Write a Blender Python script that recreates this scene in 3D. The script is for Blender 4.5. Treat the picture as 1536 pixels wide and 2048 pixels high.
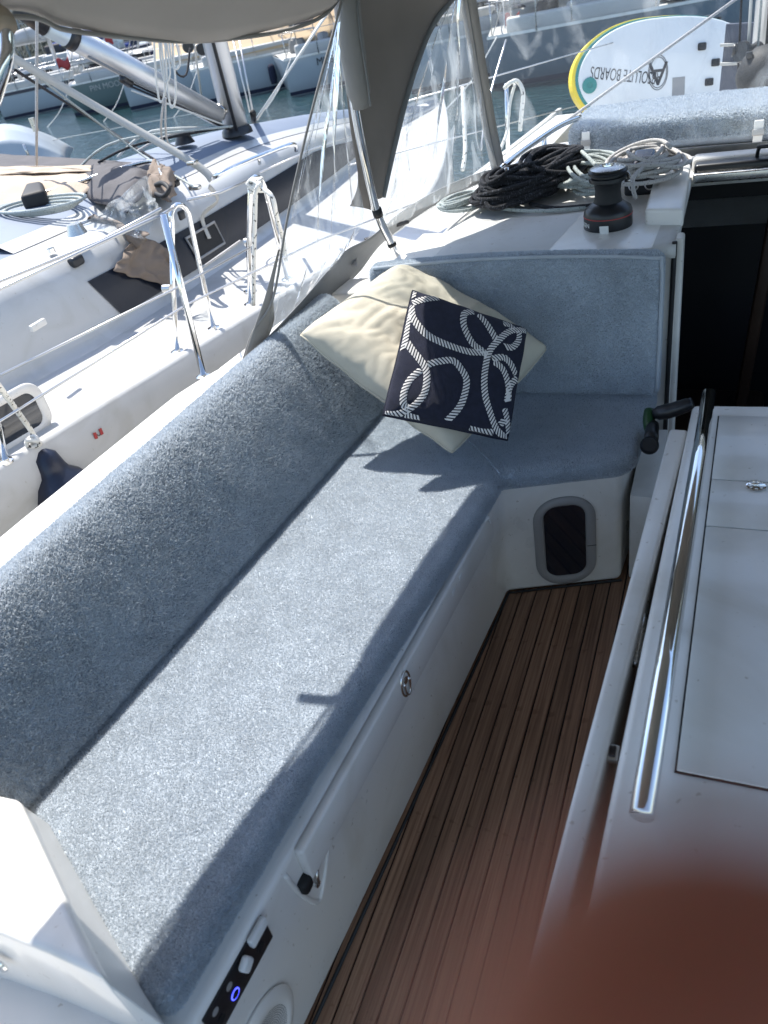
import bpy, bmesh, math, random
import numpy as np
from mathutils import Vector, Matrix, noise
random.seed(7); rng = np.random.RandomState(7)
sc = bpy.context.scene
for o in list(bpy.data.objects): bpy.data.objects.remove(o)
COL = sc.collection
V = Vector
# ---------------------------------------------------------------- camera (x starboard, y bow, z up, cockpit sole z = 0)
CAM = V((0, 0, 1.6))
R = Matrix(((0.919338, -0.079253, 0.385404), (0.355356, 0.587789, -0.726792), (-0.168935, 0.805123, 0.568540)))
cam_d = bpy.data.cameras.new('camera'); cam = bpy.data.objects.new('camera', cam_d); COL.objects.link(cam)
cam_d.sensor_fit = 'VERTICAL'; cam_d.sensor_height = 24.0; cam_d.lens = 12 * 1538 / 1024
R = R.to_quaternion().to_matrix()
cam.matrix_world = Matrix.Translation(CAM) @ R.to_4x4()
cam_d.clip_start = 0.004; cam_d.clip_end = 900
cam_d.dof.use_dof = True; cam_d.dof.focus_distance = 2.4; cam_d.dof.aperture_fstop = cam_d.lens / 5.2
sc.camera = cam
def ray(u, v): return R @ V(((u - 768) / 1538, -(v - 1024) / 1538, -1))
def Z(u, v, z): r = ray(u, v); return CAM + r * ((z - CAM.z) / r.z)
def X(u, v, x): r = ray(u, v); return CAM + r * ((x - CAM.x) / r.x)
def Y(u, v, y): r = ray(u, v); return CAM + r * ((y - CAM.y) / r.y)
def PL(u, v, p0, nrm): r = ray(u, v); return CAM + r * ((V(p0) - CAM).dot(nrm) / r.dot(nrm))
# ---------------------------------------------------------------- daylight
EL, AZ = math.radians(62), V((-0.84, 0.54))
SUN = V((AZ.x * math.cos(EL), AZ.y * math.cos(EL), math.sin(EL))).normalized()
w = bpy.data.worlds.new('World'); sc.world = w; w.use_nodes = True
nt = w.node_tree; nt.nodes.clear()
sky = nt.nodes.new('ShaderNodeTexSky'); sky.sky_type = 'NISHITA'; sky.sun_disc = False
sky.sun_elevation = EL; sky.sun_rotation = math.atan2(SUN.x, SUN.y)
bg = nt.nodes.new('ShaderNodeBackground'); bg.inputs[1].default_value = 0.125
wo = nt.nodes.new('ShaderNodeOutputWorld'); nt.links.new(sky.outputs[0], bg.inputs[0]); nt.links.new(bg.outputs[0], wo.inputs[0])
sd = bpy.data.lights.new('sun', 'SUN'); sd.energy = 3.4; sd.angle = math.radians(0.55); sd.color = (1, .96, .9)
so = bpy.data.objects.new('sun', sd); COL.objects.link(so); so.location = (-8, 6, 14)
so.rotation_euler = (-SUN).to_track_quat('-Z', 'Y').to_euler()
sc.view_settings.view_transform = 'Standard'; sc.view_settings.look = 'None'; sc.view_settings.gamma = 1
sc.view_settings.exposure = 1.40; sc.view_settings.use_curve_mapping = False
sc.cycles.transparent_max_bounces = 24; sc.cycles.max_bounces = 8

# ---------------------------------------------------------------- materials
def M(name, col, rough=.5, metal=0, coat=0, var=0, vscale=8, bump=0, bscale=200, bdist=.001, spec=.5, rv=0, sss=0):
    m = bpy.data.materials.new(name); m.use_nodes = True; t = m.node_tree; b = t.nodes['Principled BSDF']
    b.inputs['Base Color'].default_value = (*col, 1); b.inputs['Roughness'].default_value = rough
    b.inputs['Metallic'].default_value = metal; b.inputs['Coat Weight'].default_value = coat
    b.inputs['Coat Roughness'].default_value = .08; b.inputs['Specular IOR Level'].default_value = spec
    if sss: b.inputs['Subsurface Weight'].default_value = sss; b.inputs['Subsurface Radius'].default_value = (.008, .002, .001); b.inputs['Subsurface Scale'].default_value = 1
    tc = t.nodes.new('ShaderNodeTexCoord')
    if var or rv:
        n = t.nodes.new('ShaderNodeTexNoise'); n.inputs['Scale'].default_value = vscale; n.inputs['Detail'].default_value = 6
        t.links.new(tc.outputs['Object'], n.inputs['Vector'])
        if var:
            mx = t.nodes.new('ShaderNodeMix'); mx.data_type = 'RGBA'; mx.blend_type = 'MULTIPLY'; mx.inputs[0].default_value = 1
            cr = t.nodes.new('ShaderNodeValToRGB'); cr.color_ramp.elements[0].position = .3; cr.color_ramp.elements[1].position = .7
            lo = 1 - var; cr.color_ramp.elements[0].color = (lo, lo, lo, 1); cr.color_ramp.elements[1].color = (1 + var * .4,) * 3 + (1,)
            t.links.new(n.outputs[0], cr.inputs[0]); mx.inputs[6].default_value = (*col, 1); t.links.new(cr.outputs[0], mx.inputs[7])
            t.links.new(mx.outputs[2], b.inputs['Base Color'])
        if rv:
            mr = t.nodes.new('ShaderNodeMapRange'); mr.inputs[3].default_value = max(0, rough - rv); mr.inputs[4].default_value = rough + rv
            t.links.new(n.outputs[0], mr.inputs[0]); t.links.new(mr.outputs[0], b.inputs['Roughness'])
    if bump:
        n2 = t.nodes.new('ShaderNodeTexNoise'); n2.inputs['Scale'].default_value = bscale; n2.inputs['Detail'].default_value = 3
        t.links.new(tc.outputs['Object'], n2.inputs['Vector'])
        bp = t.nodes.new('ShaderNodeBump'); bp.inputs['Strength'].default_value = bump; bp.inputs['Distance'].default_value = bdist
        t.links.new(n2.outputs[0], bp.inputs['Height']); t.links.new(bp.outputs[0], b.inputs['Normal'])
    m['_tc'] = 1
    return m
def weave(m, scale, strength=.4, dist=.0006):
    t = m.node_tree; b = t.nodes['Principled BSDF']; tc = t.nodes.new('ShaderNodeTexCoord')
    w1 = t.nodes.new('ShaderNodeTexWave'); w2 = t.nodes.new('ShaderNodeTexWave'); w1.bands_direction = 'X'; w2.bands_direction = 'Z'
    for q in (w1, w2): q.inputs['Scale'].default_value = scale; q.inputs['Distortion'].default_value = .6; t.links.new(tc.outputs['Object'], q.inputs[0])
    a = t.nodes.new('ShaderNodeMath'); a.operation = 'ADD'; t.links.new(w1.outputs[1], a.inputs[0]); t.links.new(w2.outputs[1], a.inputs[1])
    bp = t.nodes.new('ShaderNodeBump'); bp.inputs['Strength'].default_value = strength; bp.inputs['Distance'].default_value = dist
    t.links.new(a.outputs[0], bp.inputs['Height']); t.links.new(bp.outputs[0], b.inputs['Normal']); return m
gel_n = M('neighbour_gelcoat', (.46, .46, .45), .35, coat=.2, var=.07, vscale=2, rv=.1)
gel = M('gelcoat_white', (.78, .755, .71), .30, coat=.3, var=.07, vscale=2.3, rv=.14, bump=.05, bscale=9, bdist=.004)
gel2 = M('gelcoat_cream', (.68, .66, .62), .4, coat=.1, var=.06, vscale=5, rv=.1)
nonskid = M('nonskid_white', (.61, .60, .57), .55, var=.06, vscale=6, bump=.5, bscale=380, bdist=.0012)
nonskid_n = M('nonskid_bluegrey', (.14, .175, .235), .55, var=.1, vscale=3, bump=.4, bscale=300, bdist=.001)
steel = M('polished_steel', (.78, .78, .77), .07, metal=1, rv=.05, vscale=30)
steel_d = M('brushed_steel', (.55, .54, .52), .28, metal=1, rv=.1, vscale=40)
alu = M('anodised_aluminium', (.62, .63, .64), .38, metal=.75, var=.08, vscale=4)
black = M('black_plastic', (.012, .013, .016), .38, rv=.12, vscale=20)
rubber = M('black_rubber', (.008, .008, .009), .65)
def translucent(m, f, col):
    t = m.node_tree; b = t.nodes['Principled BSDF']; out = [n for n in t.nodes if n.type == 'OUTPUT_MATERIAL'][0]
    tl = t.nodes.new('ShaderNodeBsdfTranslucent'); tl.inputs[0].default_value = (*col, 1); mx = t.nodes.new('ShaderNodeMixShader'); mx.inputs[0].default_value = f
    t.links.new(b.outputs[0], mx.inputs[1]); t.links.new(tl.outputs[0], mx.inputs[2]); t.links.new(mx.outputs[0], out.inputs[0]); return m
canvas = weave(M('taupe_canvas', (.19, .172, .155), .85, var=.10, vscale=5), 260)
canvas_g = translucent(weave(M('grey_canvas', (.29, .28, .265), .85, var=.08, vscale=5), 260), .17, (.60, .57, .52)); translucent(canvas, .13, (.5, .46, .41))
hem = weave(M('grey_hem_canvas', (.20, .205, .205), .8, var=.12, vscale=9), 260)
brownc = weave(M('brown_canvas', (.20, .155, .12), .85, var=.16, vscale=6), 240)
brownl = weave(M('tan_canvas', (.42, .34, .26), .85, var=.12, vscale=6), 240)
darkc = M('charcoal_canvas', (.06, .055, .058), .8, var=.2, vscale=6)
linen = weave(M('beige_linen', (.56, .515, .41), .9, var=.07, vscale=14), 330, .5)
navy = weave(M('navy_knit', (.016, .019, .042), .95, var=.25, vscale=60), 300, .8, .001)
cream = M('cream_knit', (.60, .58, .56), .9, bump=.4, bscale=500, bdist=.0008)
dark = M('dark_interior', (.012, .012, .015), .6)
walnut = M('dark_walnut', (.05, .028, .018), .4, var=.3, vscale=4)
glassd = M('tinted_glass', (.008, .012, .02), .06, spec=.8, coat=.6)
glassw = M('tinted_window', (.012, .016, .026), .22, spec=.35, rv=.06, vscale=2)
greyp = M('grey_plastic_frame', (.30, .29, .28), .45)
green = M('dark_green_anodised', (.01, .055, .015), .4)
red = M('red_trim', (.35, .03, .03), .5)
yellow = M('yellow_rail', (.85, .62, .03), .5)
teal = M('teal_rubber', (.02, .22, .20), .55)
ink = M('black_print', (.03, .03, .035), .6)
board_m = M('white_board', (.74, .75, .74), .4, var=.06, vscale=4)
caulk = M('black_caulk', (.006, .008, .012), .6)
belt = M('grey_webbing', (.42, .41, .38), .8)
belt_w = M('white_webbing', (.72, .72, .70), .7)
skin = M('skin', (.47, .165, .11), .5, sss=.5)
nail_m = M('nail', (.62, .33, .26), .3)
led = bpy.data.materials.new('blue_led'); led.use_nodes = True
e_ = led.node_tree.nodes['Principled BSDF']; e_.inputs['Emission Color'].default_value = (.03, .04, 1, 1); e_.inputs['Emission Strength'].default_value = 1.6
def teak_mat():
    m = M('teak', (.17, .085, .045), .55); t = m.node_tree; b = t.nodes['Principled BSDF']
    tc = t.nodes.new('ShaderNodeTexCoord'); mp = t.nodes.new('ShaderNodeMapping'); mp.inputs['Scale'].default_value = (160, 4, 20)
    oi = t.nodes.new('ShaderNodeObjectInfo'); ad = t.nodes.new('ShaderNodeVectorMath'); ad.operation = 'ADD'
    ml = t.nodes.new('ShaderNodeMath'); ml.operation = 'MULTIPLY'; ml.inputs[1].default_value = 40; t.links.new(oi.outputs['Random'], ml.inputs[0])
    t.links.new(tc.outputs['Object'], ad.inputs[0]); t.links.new(ml.outputs[0], ad.inputs[1]); t.links.new(ad.outputs[0], mp.inputs[0])
    n = t.nodes.new('ShaderNodeTexNoise'); n.inputs['Scale'].default_value = 1; n.inputs['Detail'].default_value = 5; t.links.new(mp.outputs[0], n.inputs[0])
    cr = t.nodes.new('ShaderNodeValToRGB'); e = cr.color_ramp.elements; e[0].position = .32; e[1].position = .72
    e[0].color = (.19, .096, .054, 1); e[1].color = (.42, .24, .145, 1); t.links.new(n.outputs[0], cr.inputs[0])
    hs = t.nodes.new('ShaderNodeHueSaturation'); mr = t.nodes.new('ShaderNodeMapRange'); mr.inputs[3].default_value = .72; mr.inputs[4].default_value = 1.28
    t.links.new(oi.outputs['Random'], mr.inputs[0]); t.links.new(mr.outputs[0], hs.inputs['Value']); t.links.new(cr.outputs[0], hs.inputs['Color'])
    t.links.new(hs.outputs[0], b.inputs['Base Color'])
    bp = t.nodes.new('ShaderNodeBump'); bp.inputs['Strength'].default_value = .3; bp.inputs['Distance'].default_value = .0006
    t.links.new(n.outputs[0], bp.inputs['Height']); t.links.new(bp.outputs[0], b.inputs['Normal']); return m
teak = teak_mat()
def grime(m, scale=70, thr=.70, k=.72):
    t = m.node_tree; b = t.nodes['Principled BSDF']; tc = t.nodes.new('ShaderNodeTexCoord')
    n = t.nodes.new('ShaderNodeTexNoise'); n.inputs['Scale'].default_value = scale; n.inputs['Detail'].default_value = 2
    n2 = t.nodes.new('ShaderNodeTexNoise'); n2.inputs['Scale'].default_value = 3.5; n2.inputs['Detail'].default_value = 5; n2.inputs['Distortion'].default_value = 1.2
    for q in (n, n2): t.links.new(tc.outputs['Object'], q.inputs[0])
    c1 = t.nodes.new('ShaderNodeValToRGB'); e = c1.color_ramp.elements; e[0].position = thr; e[1].position = thr + .05; e[0].color = (1, 1, 1, 1); e[1].color = (k, k * .95, k * .88, 1); t.links.new(n.outputs[0], c1.inputs[0])
    c2 = t.nodes.new('ShaderNodeValToRGB'); e = c2.color_ramp.elements; e[0].position = .48; e[1].position = .75; e[0].color = (1, 1, 1, 1); e[1].color = (.84, .82, .78, 1); t.links.new(n2.outputs[0], c2.inputs[0])
    src = b.inputs['Base Color'].links[0].from_socket
    for c in (c1, c2):
        mx = t.nodes.new('ShaderNodeMix'); mx.data_type = 'RGBA'; mx.blend_type = 'MULTIPLY'; mx.inputs[0].default_value = 1
        t.links.new(src, mx.inputs[6]); t.links.new(c.outputs[0], mx.inputs[7]); src = mx.outputs[2]
    t.links.new(src, b.inputs['Base Color'])
grime(gel); grime(gel2); grime(gel_n, 50, .72, .85); grime(nonskid, 60, .68, .8); grime(teak, 45, .66, .78)
def terry_mat(name, col):
    m = M(name, col, .9, spec=.25); t = m.node_tree; b = t.nodes['Principled BSDF']
    tc = t.nodes.new('ShaderNodeTexCoord')
    n = t.nodes.new('ShaderNodeTexNoise'); n.inputs['Scale'].default_value = 9; n.inputs['Detail'].default_value = 5
    n2 = t.nodes.new('ShaderNodeTexNoise'); n2.inputs['Scale'].default_value = 260; n2.inputs['Detail'].default_value = 2
    t.links.new(tc.outputs['Object'], n.inputs[0]); t.links.new(tc.outputs['Object'], n2.inputs[0])
    a = t.nodes.new('ShaderNodeMath'); a.operation = 'ADD'; t.links.new(n.outputs[0], a.inputs[0]); t.links.new(n2.outputs[0], a.inputs[1])
    cr = t.nodes.new('ShaderNodeValToRGB'); e = cr.color_ramp.elements; e[0].position = .36; e[1].position = .62
    mr = t.nodes.new('ShaderNodeMath'); mr.operation = 'MULTIPLY'; mr.inputs[1].default_value = .5; t.links.new(a.outputs[0], mr.inputs[0])
    e[0].color = (*[c * .8 for c in col], 1); e[1].color = (*[min(1, c * 1.12) for c in col], 1)
    t.links.new(mr.outputs[0], cr.inputs[0]); t.links.new(cr.outputs[0], b.inputs['Base Color'])
    b.inputs['Sheen Weight'].default_value = .35; b.inputs['Sheen Roughness'].default_value = .4
    bp = t.nodes.new('ShaderNodeBump'); bp.inputs['Strength'].default_value = .8; bp.inputs['Distance'].default_value = .003
    t.links.new(n2.outputs[0], bp.inputs['Height']); t.links.new(bp.outputs[0], b.inputs['Normal']); return m
terry = terry_mat('blue_grey_terry', (.36, .405, .455))
pile_m = translucent(M('terry_loops', (.61, .653, .692), 1.0, spec=.1, var=.09, vscale=14), .44, (.61, .653, .692))
def vinyl_mat(name, streak=.22, haze=.06, direction=(22, 22, 1.6), rot=(0, 0, 0), tint=(.93, .96, .97)):
    m = bpy.data.materials.new(name); m.use_nodes = True; t = m.node_tree; t.nodes.clear()
    out = t.nodes.new('ShaderNodeOutputMaterial'); tr = t.nodes.new('ShaderNodeBsdfTransparent'); tr.inputs[0].default_value = (*tint, 1)
    gl = t.nodes.new('ShaderNodeBsdfGlossy'); gl.inputs['Roughness'].default_value = .06
    df = t.nodes.new('ShaderNodeBsdfTranslucent'); df.inputs[0].default_value = (.85, .9, .92, 1)
    d2 = t.nodes.new('ShaderNodeBsdfDiffuse'); d2.inputs[0].default_value = (.8, .85, .88, 1)
    mw = t.nodes.new('ShaderNodeMixShader'); t.links.new(df.outputs[0], mw.inputs[1]); t.links.new(d2.outputs[0], mw.inputs[2])
    tc = t.nodes.new('ShaderNodeTexCoord'); mp = t.nodes.new('ShaderNodeMapping'); mp.inputs['Scale'].default_value = direction; mp.inputs['Rotation'].default_value = rot
    t.links.new(tc.outputs['Object'], mp.inputs[0])
    n = t.nodes.new('ShaderNodeTexNoise'); n.inputs['Scale'].default_value = 1; n.inputs['Detail'].default_value = 4; n.inputs['Distortion'].default_value = .8
    t.links.new(mp.outputs[0], n.inputs[0])
    cr = t.nodes.new('ShaderNodeValToRGB'); e = cr.color_ramp.elements; e[0].position = .52; e[1].position = .74
    e[0].color = (haze, haze, haze, 1); e[1].color = (streak, streak, streak, 1); t.links.new(n.outputs[0], cr.inputs[0])
    bp = t.nodes.new('ShaderNodeBump'); bp.inputs['Strength'].default_value = 1; bp.inputs['Distance'].default_value = .02
    t.links.new(n.outputs[0], bp.inputs['Height']); t.links.new(bp.outputs[0], gl.inputs['Normal'])
    fr = t.nodes.new('ShaderNodeFresnel'); fr.inputs[0].default_value = 1.45; t.links.new(bp.outputs[0], fr.inputs['Normal'])
    m1 = t.nodes.new('ShaderNodeMixShader'); m2 = t.nodes.new('ShaderNodeMixShader')
    t.links.new(cr.outputs[0], m1.inputs[0]); t.links.new(tr.outputs[0], m1.inputs[1]); t.links.new(mw.outputs[0], m1.inputs[2])
    t.links.new(fr.outputs[0], m2.inputs[0]); t.links.new(m1.outputs[0], m2.inputs[1]); t.links.new(gl.outputs[0], m2.inputs[2])
    t.links.new(m2.outputs[0], out.inputs[0]); return m
vinyl_side = vinyl_mat('clear_vinyl_creased', .42, .05, (30, 10, 3.2), (0.25, 0, 0))
vinyl_front = vinyl_mat('clear_vinyl_front', .34, .045, (9, 9, 3.0))
vinyl_soft = vinyl_mat('clear_vinyl_soft', .60, .12, (20, 20, 3.5))
def rope_mat(name, c1, c2, fl=.5, k=260, thr=.5):
    m = M(name, c1, .8); t = m.node_tree; b = t.nodes['Principled BSDF']
    uv = t.nodes.new('ShaderNodeUVMap'); mp = t.nodes.new('ShaderNodeMapping'); mp.inputs['Scale'].default_value = (k, 4, 1); mp.inputs['Rotation'].default_value = (0, 0, .6)
    t.links.new(uv.outputs[0], mp.inputs[0]); ck = t.nodes.new('ShaderNodeTexNoise'); ck.inputs['Scale'].default_value = 1; ck.inputs['Detail'].default_value = 1
    t.links.new(mp.outputs[0], ck.inputs[0])
    cr = t.nodes.new('ShaderNodeValToRGB'); e = cr.color_ramp.elements; e[0].position = thr; e[1].position = thr + .06
    e[0].color = (*c1, 1); e[1].color = (*c2, 1); t.links.new(ck.outputs[0], cr.inputs[0]); t.links.new(cr.outputs[0], b.inputs['Base Color'])
    wv = t.nodes.new('ShaderNodeTexWave'); wv.inputs['Scale'].default_value = .9; t.links.new(mp.outputs[0], wv.inputs[0])
    bp = t.nodes.new('ShaderNodeBump'); bp.inputs['Strength'].default_value = .8; bp.inputs['Distance'].default_value = .0012
    t.links.new(wv.outputs[1], bp.inputs['Height']); t.links.new(bp.outputs[0], b.inputs['Normal']); return m
rope_black = rope_mat('black_braid', (.010, .010, .013), (.10, .10, .12), thr=.6)
rope_grey = rope_mat('grey_green_braid', (.50, .54, .52), (.20, .24, .22), thr=.6)
rope_white = rope_mat('white_braid', (.60, .58, .56), (.26, .22, .22), thr=.62)
rope_fleck = rope_mat('white_black_fleck_braid', (.66, .65, .60), (.02, .02, .02), k=55, thr=.60)
thin_rope = M('pale_rope', (.55, .55, .52), .8)
wire = M('stainless_wire', (.5, .5, .5), .3, metal=.8)
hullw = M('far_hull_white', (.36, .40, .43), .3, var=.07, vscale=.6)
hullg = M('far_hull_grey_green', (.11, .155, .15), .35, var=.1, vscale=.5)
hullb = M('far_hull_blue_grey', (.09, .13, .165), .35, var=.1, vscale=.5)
hulln = M('far_hull_navy_stripe', (.015, .02, .045), .3)
antif = M('antifouling', (.02, .03, .05), .6)
tan = weave(M('tan_boom_cover', (.50, .38, .24), .85, var=.18, vscale=1.2), 20)
bluec = M('blue_boom_cover', (.02, .05, .22), .8, var=.2, vscale=1.5)
greyc = M('grey_boom_cover', (.42, .42, .42), .8, var=.2, vscale=1.5)
deckm = M('far_deck', (.46, .46, .44), .6, var=.12, vscale=1)
spar = M('far_spar', (.42, .43, .44), .4, metal=.3)
dull_spar = M('far_spar_dull', (.20, .205, .21), .5)  # darker, duller grey than the other spars

# ---------------------------------------------------------------- mesh helpers
def tag(o, label=None, cat=None, group=None, kind=None):
    if label: o['label'] = label
    if cat: o['category'] = cat
    if group: o['group'] = group
    if kind: o['kind'] = kind
    return o
def empty(name, loc, label, cat, group=None):
    o = bpy.data.objects.new(name, None); COL.objects.link(o); o.location = loc; o.empty_display_size = .05
    return tag(o, label, cat, group)
def link(name, me, mat, parent=None, smooth=True):
    o = bpy.data.objects.new(name, me); COL.objects.link(o)
    if mat: me.materials.append(mat)
    if smooth:
        me.shade_smooth() if hasattr(me, 'shade_smooth') else None
    if parent is not None:
        o.parent = parent
        pm = Matrix.Identity(4); q = parent
        while q is not None: pm = q.matrix_basis @ pm if q.parent is None else q.matrix_parent_inverse @ q.matrix_basis @ pm; q = q.parent
        o.matrix_parent_inverse = pm.inverted()
    return o
def from_bm(name, bm, mat, parent=None, smooth=True, angle=None):
    me = bpy.data.meshes.new(name); bmesh.ops.recalc_face_normals(bm, faces=bm.faces[:]); bm.to_mesh(me); bm.free()
    o = link(name, me, mat, parent, smooth)
    if smooth and angle:
        try: me.set_sharp_from_angle(angle=angle)
        except Exception: pass
    return o
def pyd(name, vs, fs, mat, parent=None, smooth=True):
    me = bpy.data.meshes.new(name); me.from_pydata([tuple(v) for v in vs], [], fs); me.update(); return link(name, me, mat, parent, smooth)
def prism(name, pts, ext, mat, parent=None, bev=.01, seg=3, only_top=False):
    bm = bmesh.new(); vs = [bm.verts.new(p) for p in pts]; f = bm.faces.new(vs); ext = V(ext)
    r = bmesh.ops.extrude_face_region(bm, geom=[f])
    bmesh.ops.translate(bm, vec=ext, verts=[g for g in r['geom'] if isinstance(g, bmesh.types.BMVert)])
    if bev: bmesh.ops.bevel(bm, geom=bm.edges[:], offset=bev, segments=seg, profile=.5, affect='EDGES', clamp_overlap=True)
    return from_bm(name, bm, mat, parent, True, math.radians(35))
def box(name, c, s, mat, parent=None, bev=.005, seg=2, rot=None):
    bm = bmesh.new(); bmesh.ops.create_cube(bm, size=1); bmesh.ops.scale(bm, vec=s, verts=bm.verts)
    if bev: bmesh.ops.bevel(bm, geom=bm.edges[:], offset=min(bev, min(s) * .45), segments=seg, profile=.5, affect='EDGES')
    Mx = Matrix.Translation(c) @ (rot.to_4x4() if rot is not None else Matrix.Identity(4)); bm.transform(Mx)
    return from_bm(name, bm, mat, parent, True, math.radians(35))
def cr_spline(pts, n):
    P = [V(p) for p in pts]
    if len(P) < 3: return [P[0].lerp(P[-1], i / n) for i in range(n + 1)]
    out = []; k = len(P) - 1
    for i in range(k):
        p0 = P[max(i - 1, 0)]; p1 = P[i]; p2 = P[i + 1]; p3 = P[min(i + 2, k)]
        m = max(2, n // k)
        for j in range(m):
            t = j / m
            out.append(.5 * ((2 * p1) + (p2 - p0) * t + (2 * p0 - 5 * p1 + 4 * p2 - p3) * t * t + (3 * p1 - p0 - 3 * p2 + p3) * t ** 3))
    out.append(P[-1]); return out
def tube(name, pts, r, mat, parent=None, seg=8, n=0, closed=False, caps=True):
    P = cr_spline(pts, n) if n else [V(p) for p in pts]
    N = len(P); rr = r if hasattr(r, '__len__') else None
    vs = []; uv = []; up = None; d = 0
    for i, p in enumerate(P):
        t = (P[min(i + 1, N - 1)] - P[max(i - 1, 0)])
        if t.length < 1e-9: t = V((0, 0, 1))
        t.normalize()
        if up is None:
            up = t.orthogonal().normalized()
        up = (up - t * up.dot(t));
        if up.length < 1e-6: up = t.orthogonal()
        up.normalize(); s = t.cross(up)
        if i: d += (p - P[i - 1]).length
        q = (rr[min(int(i / (N - 1) * (len(rr) - 1) + .5), len(rr) - 1)] if rr else r)
        for k in range(seg):
            a = 2 * math.pi * k / seg; vs.append(p + (up * math.cos(a) + s * math.sin(a)) * q)
        uv.append(d)
    fs = [(i * seg + k, i * seg + (k + 1) % seg, (i + 1) * seg + (k + 1) % seg, (i + 1) * seg + k) for i in range(N - 1) for k in range(seg)]
    if caps: fs.append(tuple(range(seg))[::-1]); fs.append(tuple((N - 1) * seg + k for k in range(seg)))
    me = bpy.data.meshes.new(name); me.from_pydata([tuple(v) for v in vs], [], fs); me.update()
    ul = me.uv_layers.new(name='UVMap'); dat = []
    for i in range(N - 1):
        for k in range(seg): dat += [uv[i], k / seg, uv[i], (k + 1) / seg, uv[i + 1], (k + 1) / seg, uv[i + 1], k / seg]
    if caps: dat += [0, 0] * (2 * seg)
    ul.data.foreach_set('uv', dat)
    return link(name, me, mat, parent)
def lathe(name, prof, c, mat, parent=None, seg=32, axis=None):
    vs = []; fs = []
    Mx = Matrix.Translation(c) @ ((V(axis).to_track_quat('Z', 'Y')).to_matrix().to_4x4() if axis is not None else Matrix.Identity(4))
    for r, z in prof:
        for k in range(seg): a = 2 * math.pi * k / seg; vs.append(Mx @ V((r * math.cos(a), r * math.sin(a), z)))
    n = len(prof)
    fs = [(i * seg + k, i * seg + (k + 1) % seg, (i + 1) * seg + (k + 1) % seg, (i + 1) * seg + k) for i in range(n - 1) for k in range(seg)]
    fs.append(tuple(range(seg))[::-1]); fs.append(tuple((n - 1) * seg + k for k in range(seg)))
    o = pyd(name, vs, fs, mat, parent)
    try: o.data.set_sharp_from_angle(angle=math.radians(45))
    except Exception: pass
    return o
def grid(name, fn, nu, nv, mat, parent=None, thick=0, smooth=True, uvx=False):
    vs = [fn(i / nu, j / nv) for j in range(nv + 1) for i in range(nu + 1)]; W = nu + 1
    fs = [(j * W + i, j * W + i + 1, (j + 1) * W + i + 1, (j + 1) * W + i) for j in range(nv) for i in range(nu)]
    o = pyd(name, vs, fs, mat, parent, smooth)
    if thick:
        md = o.modifiers.new('thickness', 'SOLIDIFY'); md.thickness = thick; md.offset = 0
    return o
def strip2(name, A, B, mat, parent=None, n=24, nu=8, thick=.002, bulge=0, ndir=(0, 0, 1), rip=0):
    """cloth or vinyl panel lofted between two curves"""
    a = cr_spline(A, n); b = cr_spline(B, n)
    def at(c, t): f = t * (len(c) - 1); i = min(int(f), len(c) - 2); return c[i].lerp(c[i + 1], f - i)
    nd = V(ndir).normalized()
    def fn(u, v):
        p = at(a, v).lerp(at(b, v), u); p = p + nd * (bulge * math.sin(math.pi * u) * math.sin(math.pi * min(1, max(0, v))))
        if rip: p = p + nd * (rip * noise.noise(p * 7) * math.sin(math.pi * u) ** .5 if 0 < u < 1 else 0)
        return p
    return grid(name, fn, nu, n, mat, parent, thick)
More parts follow.
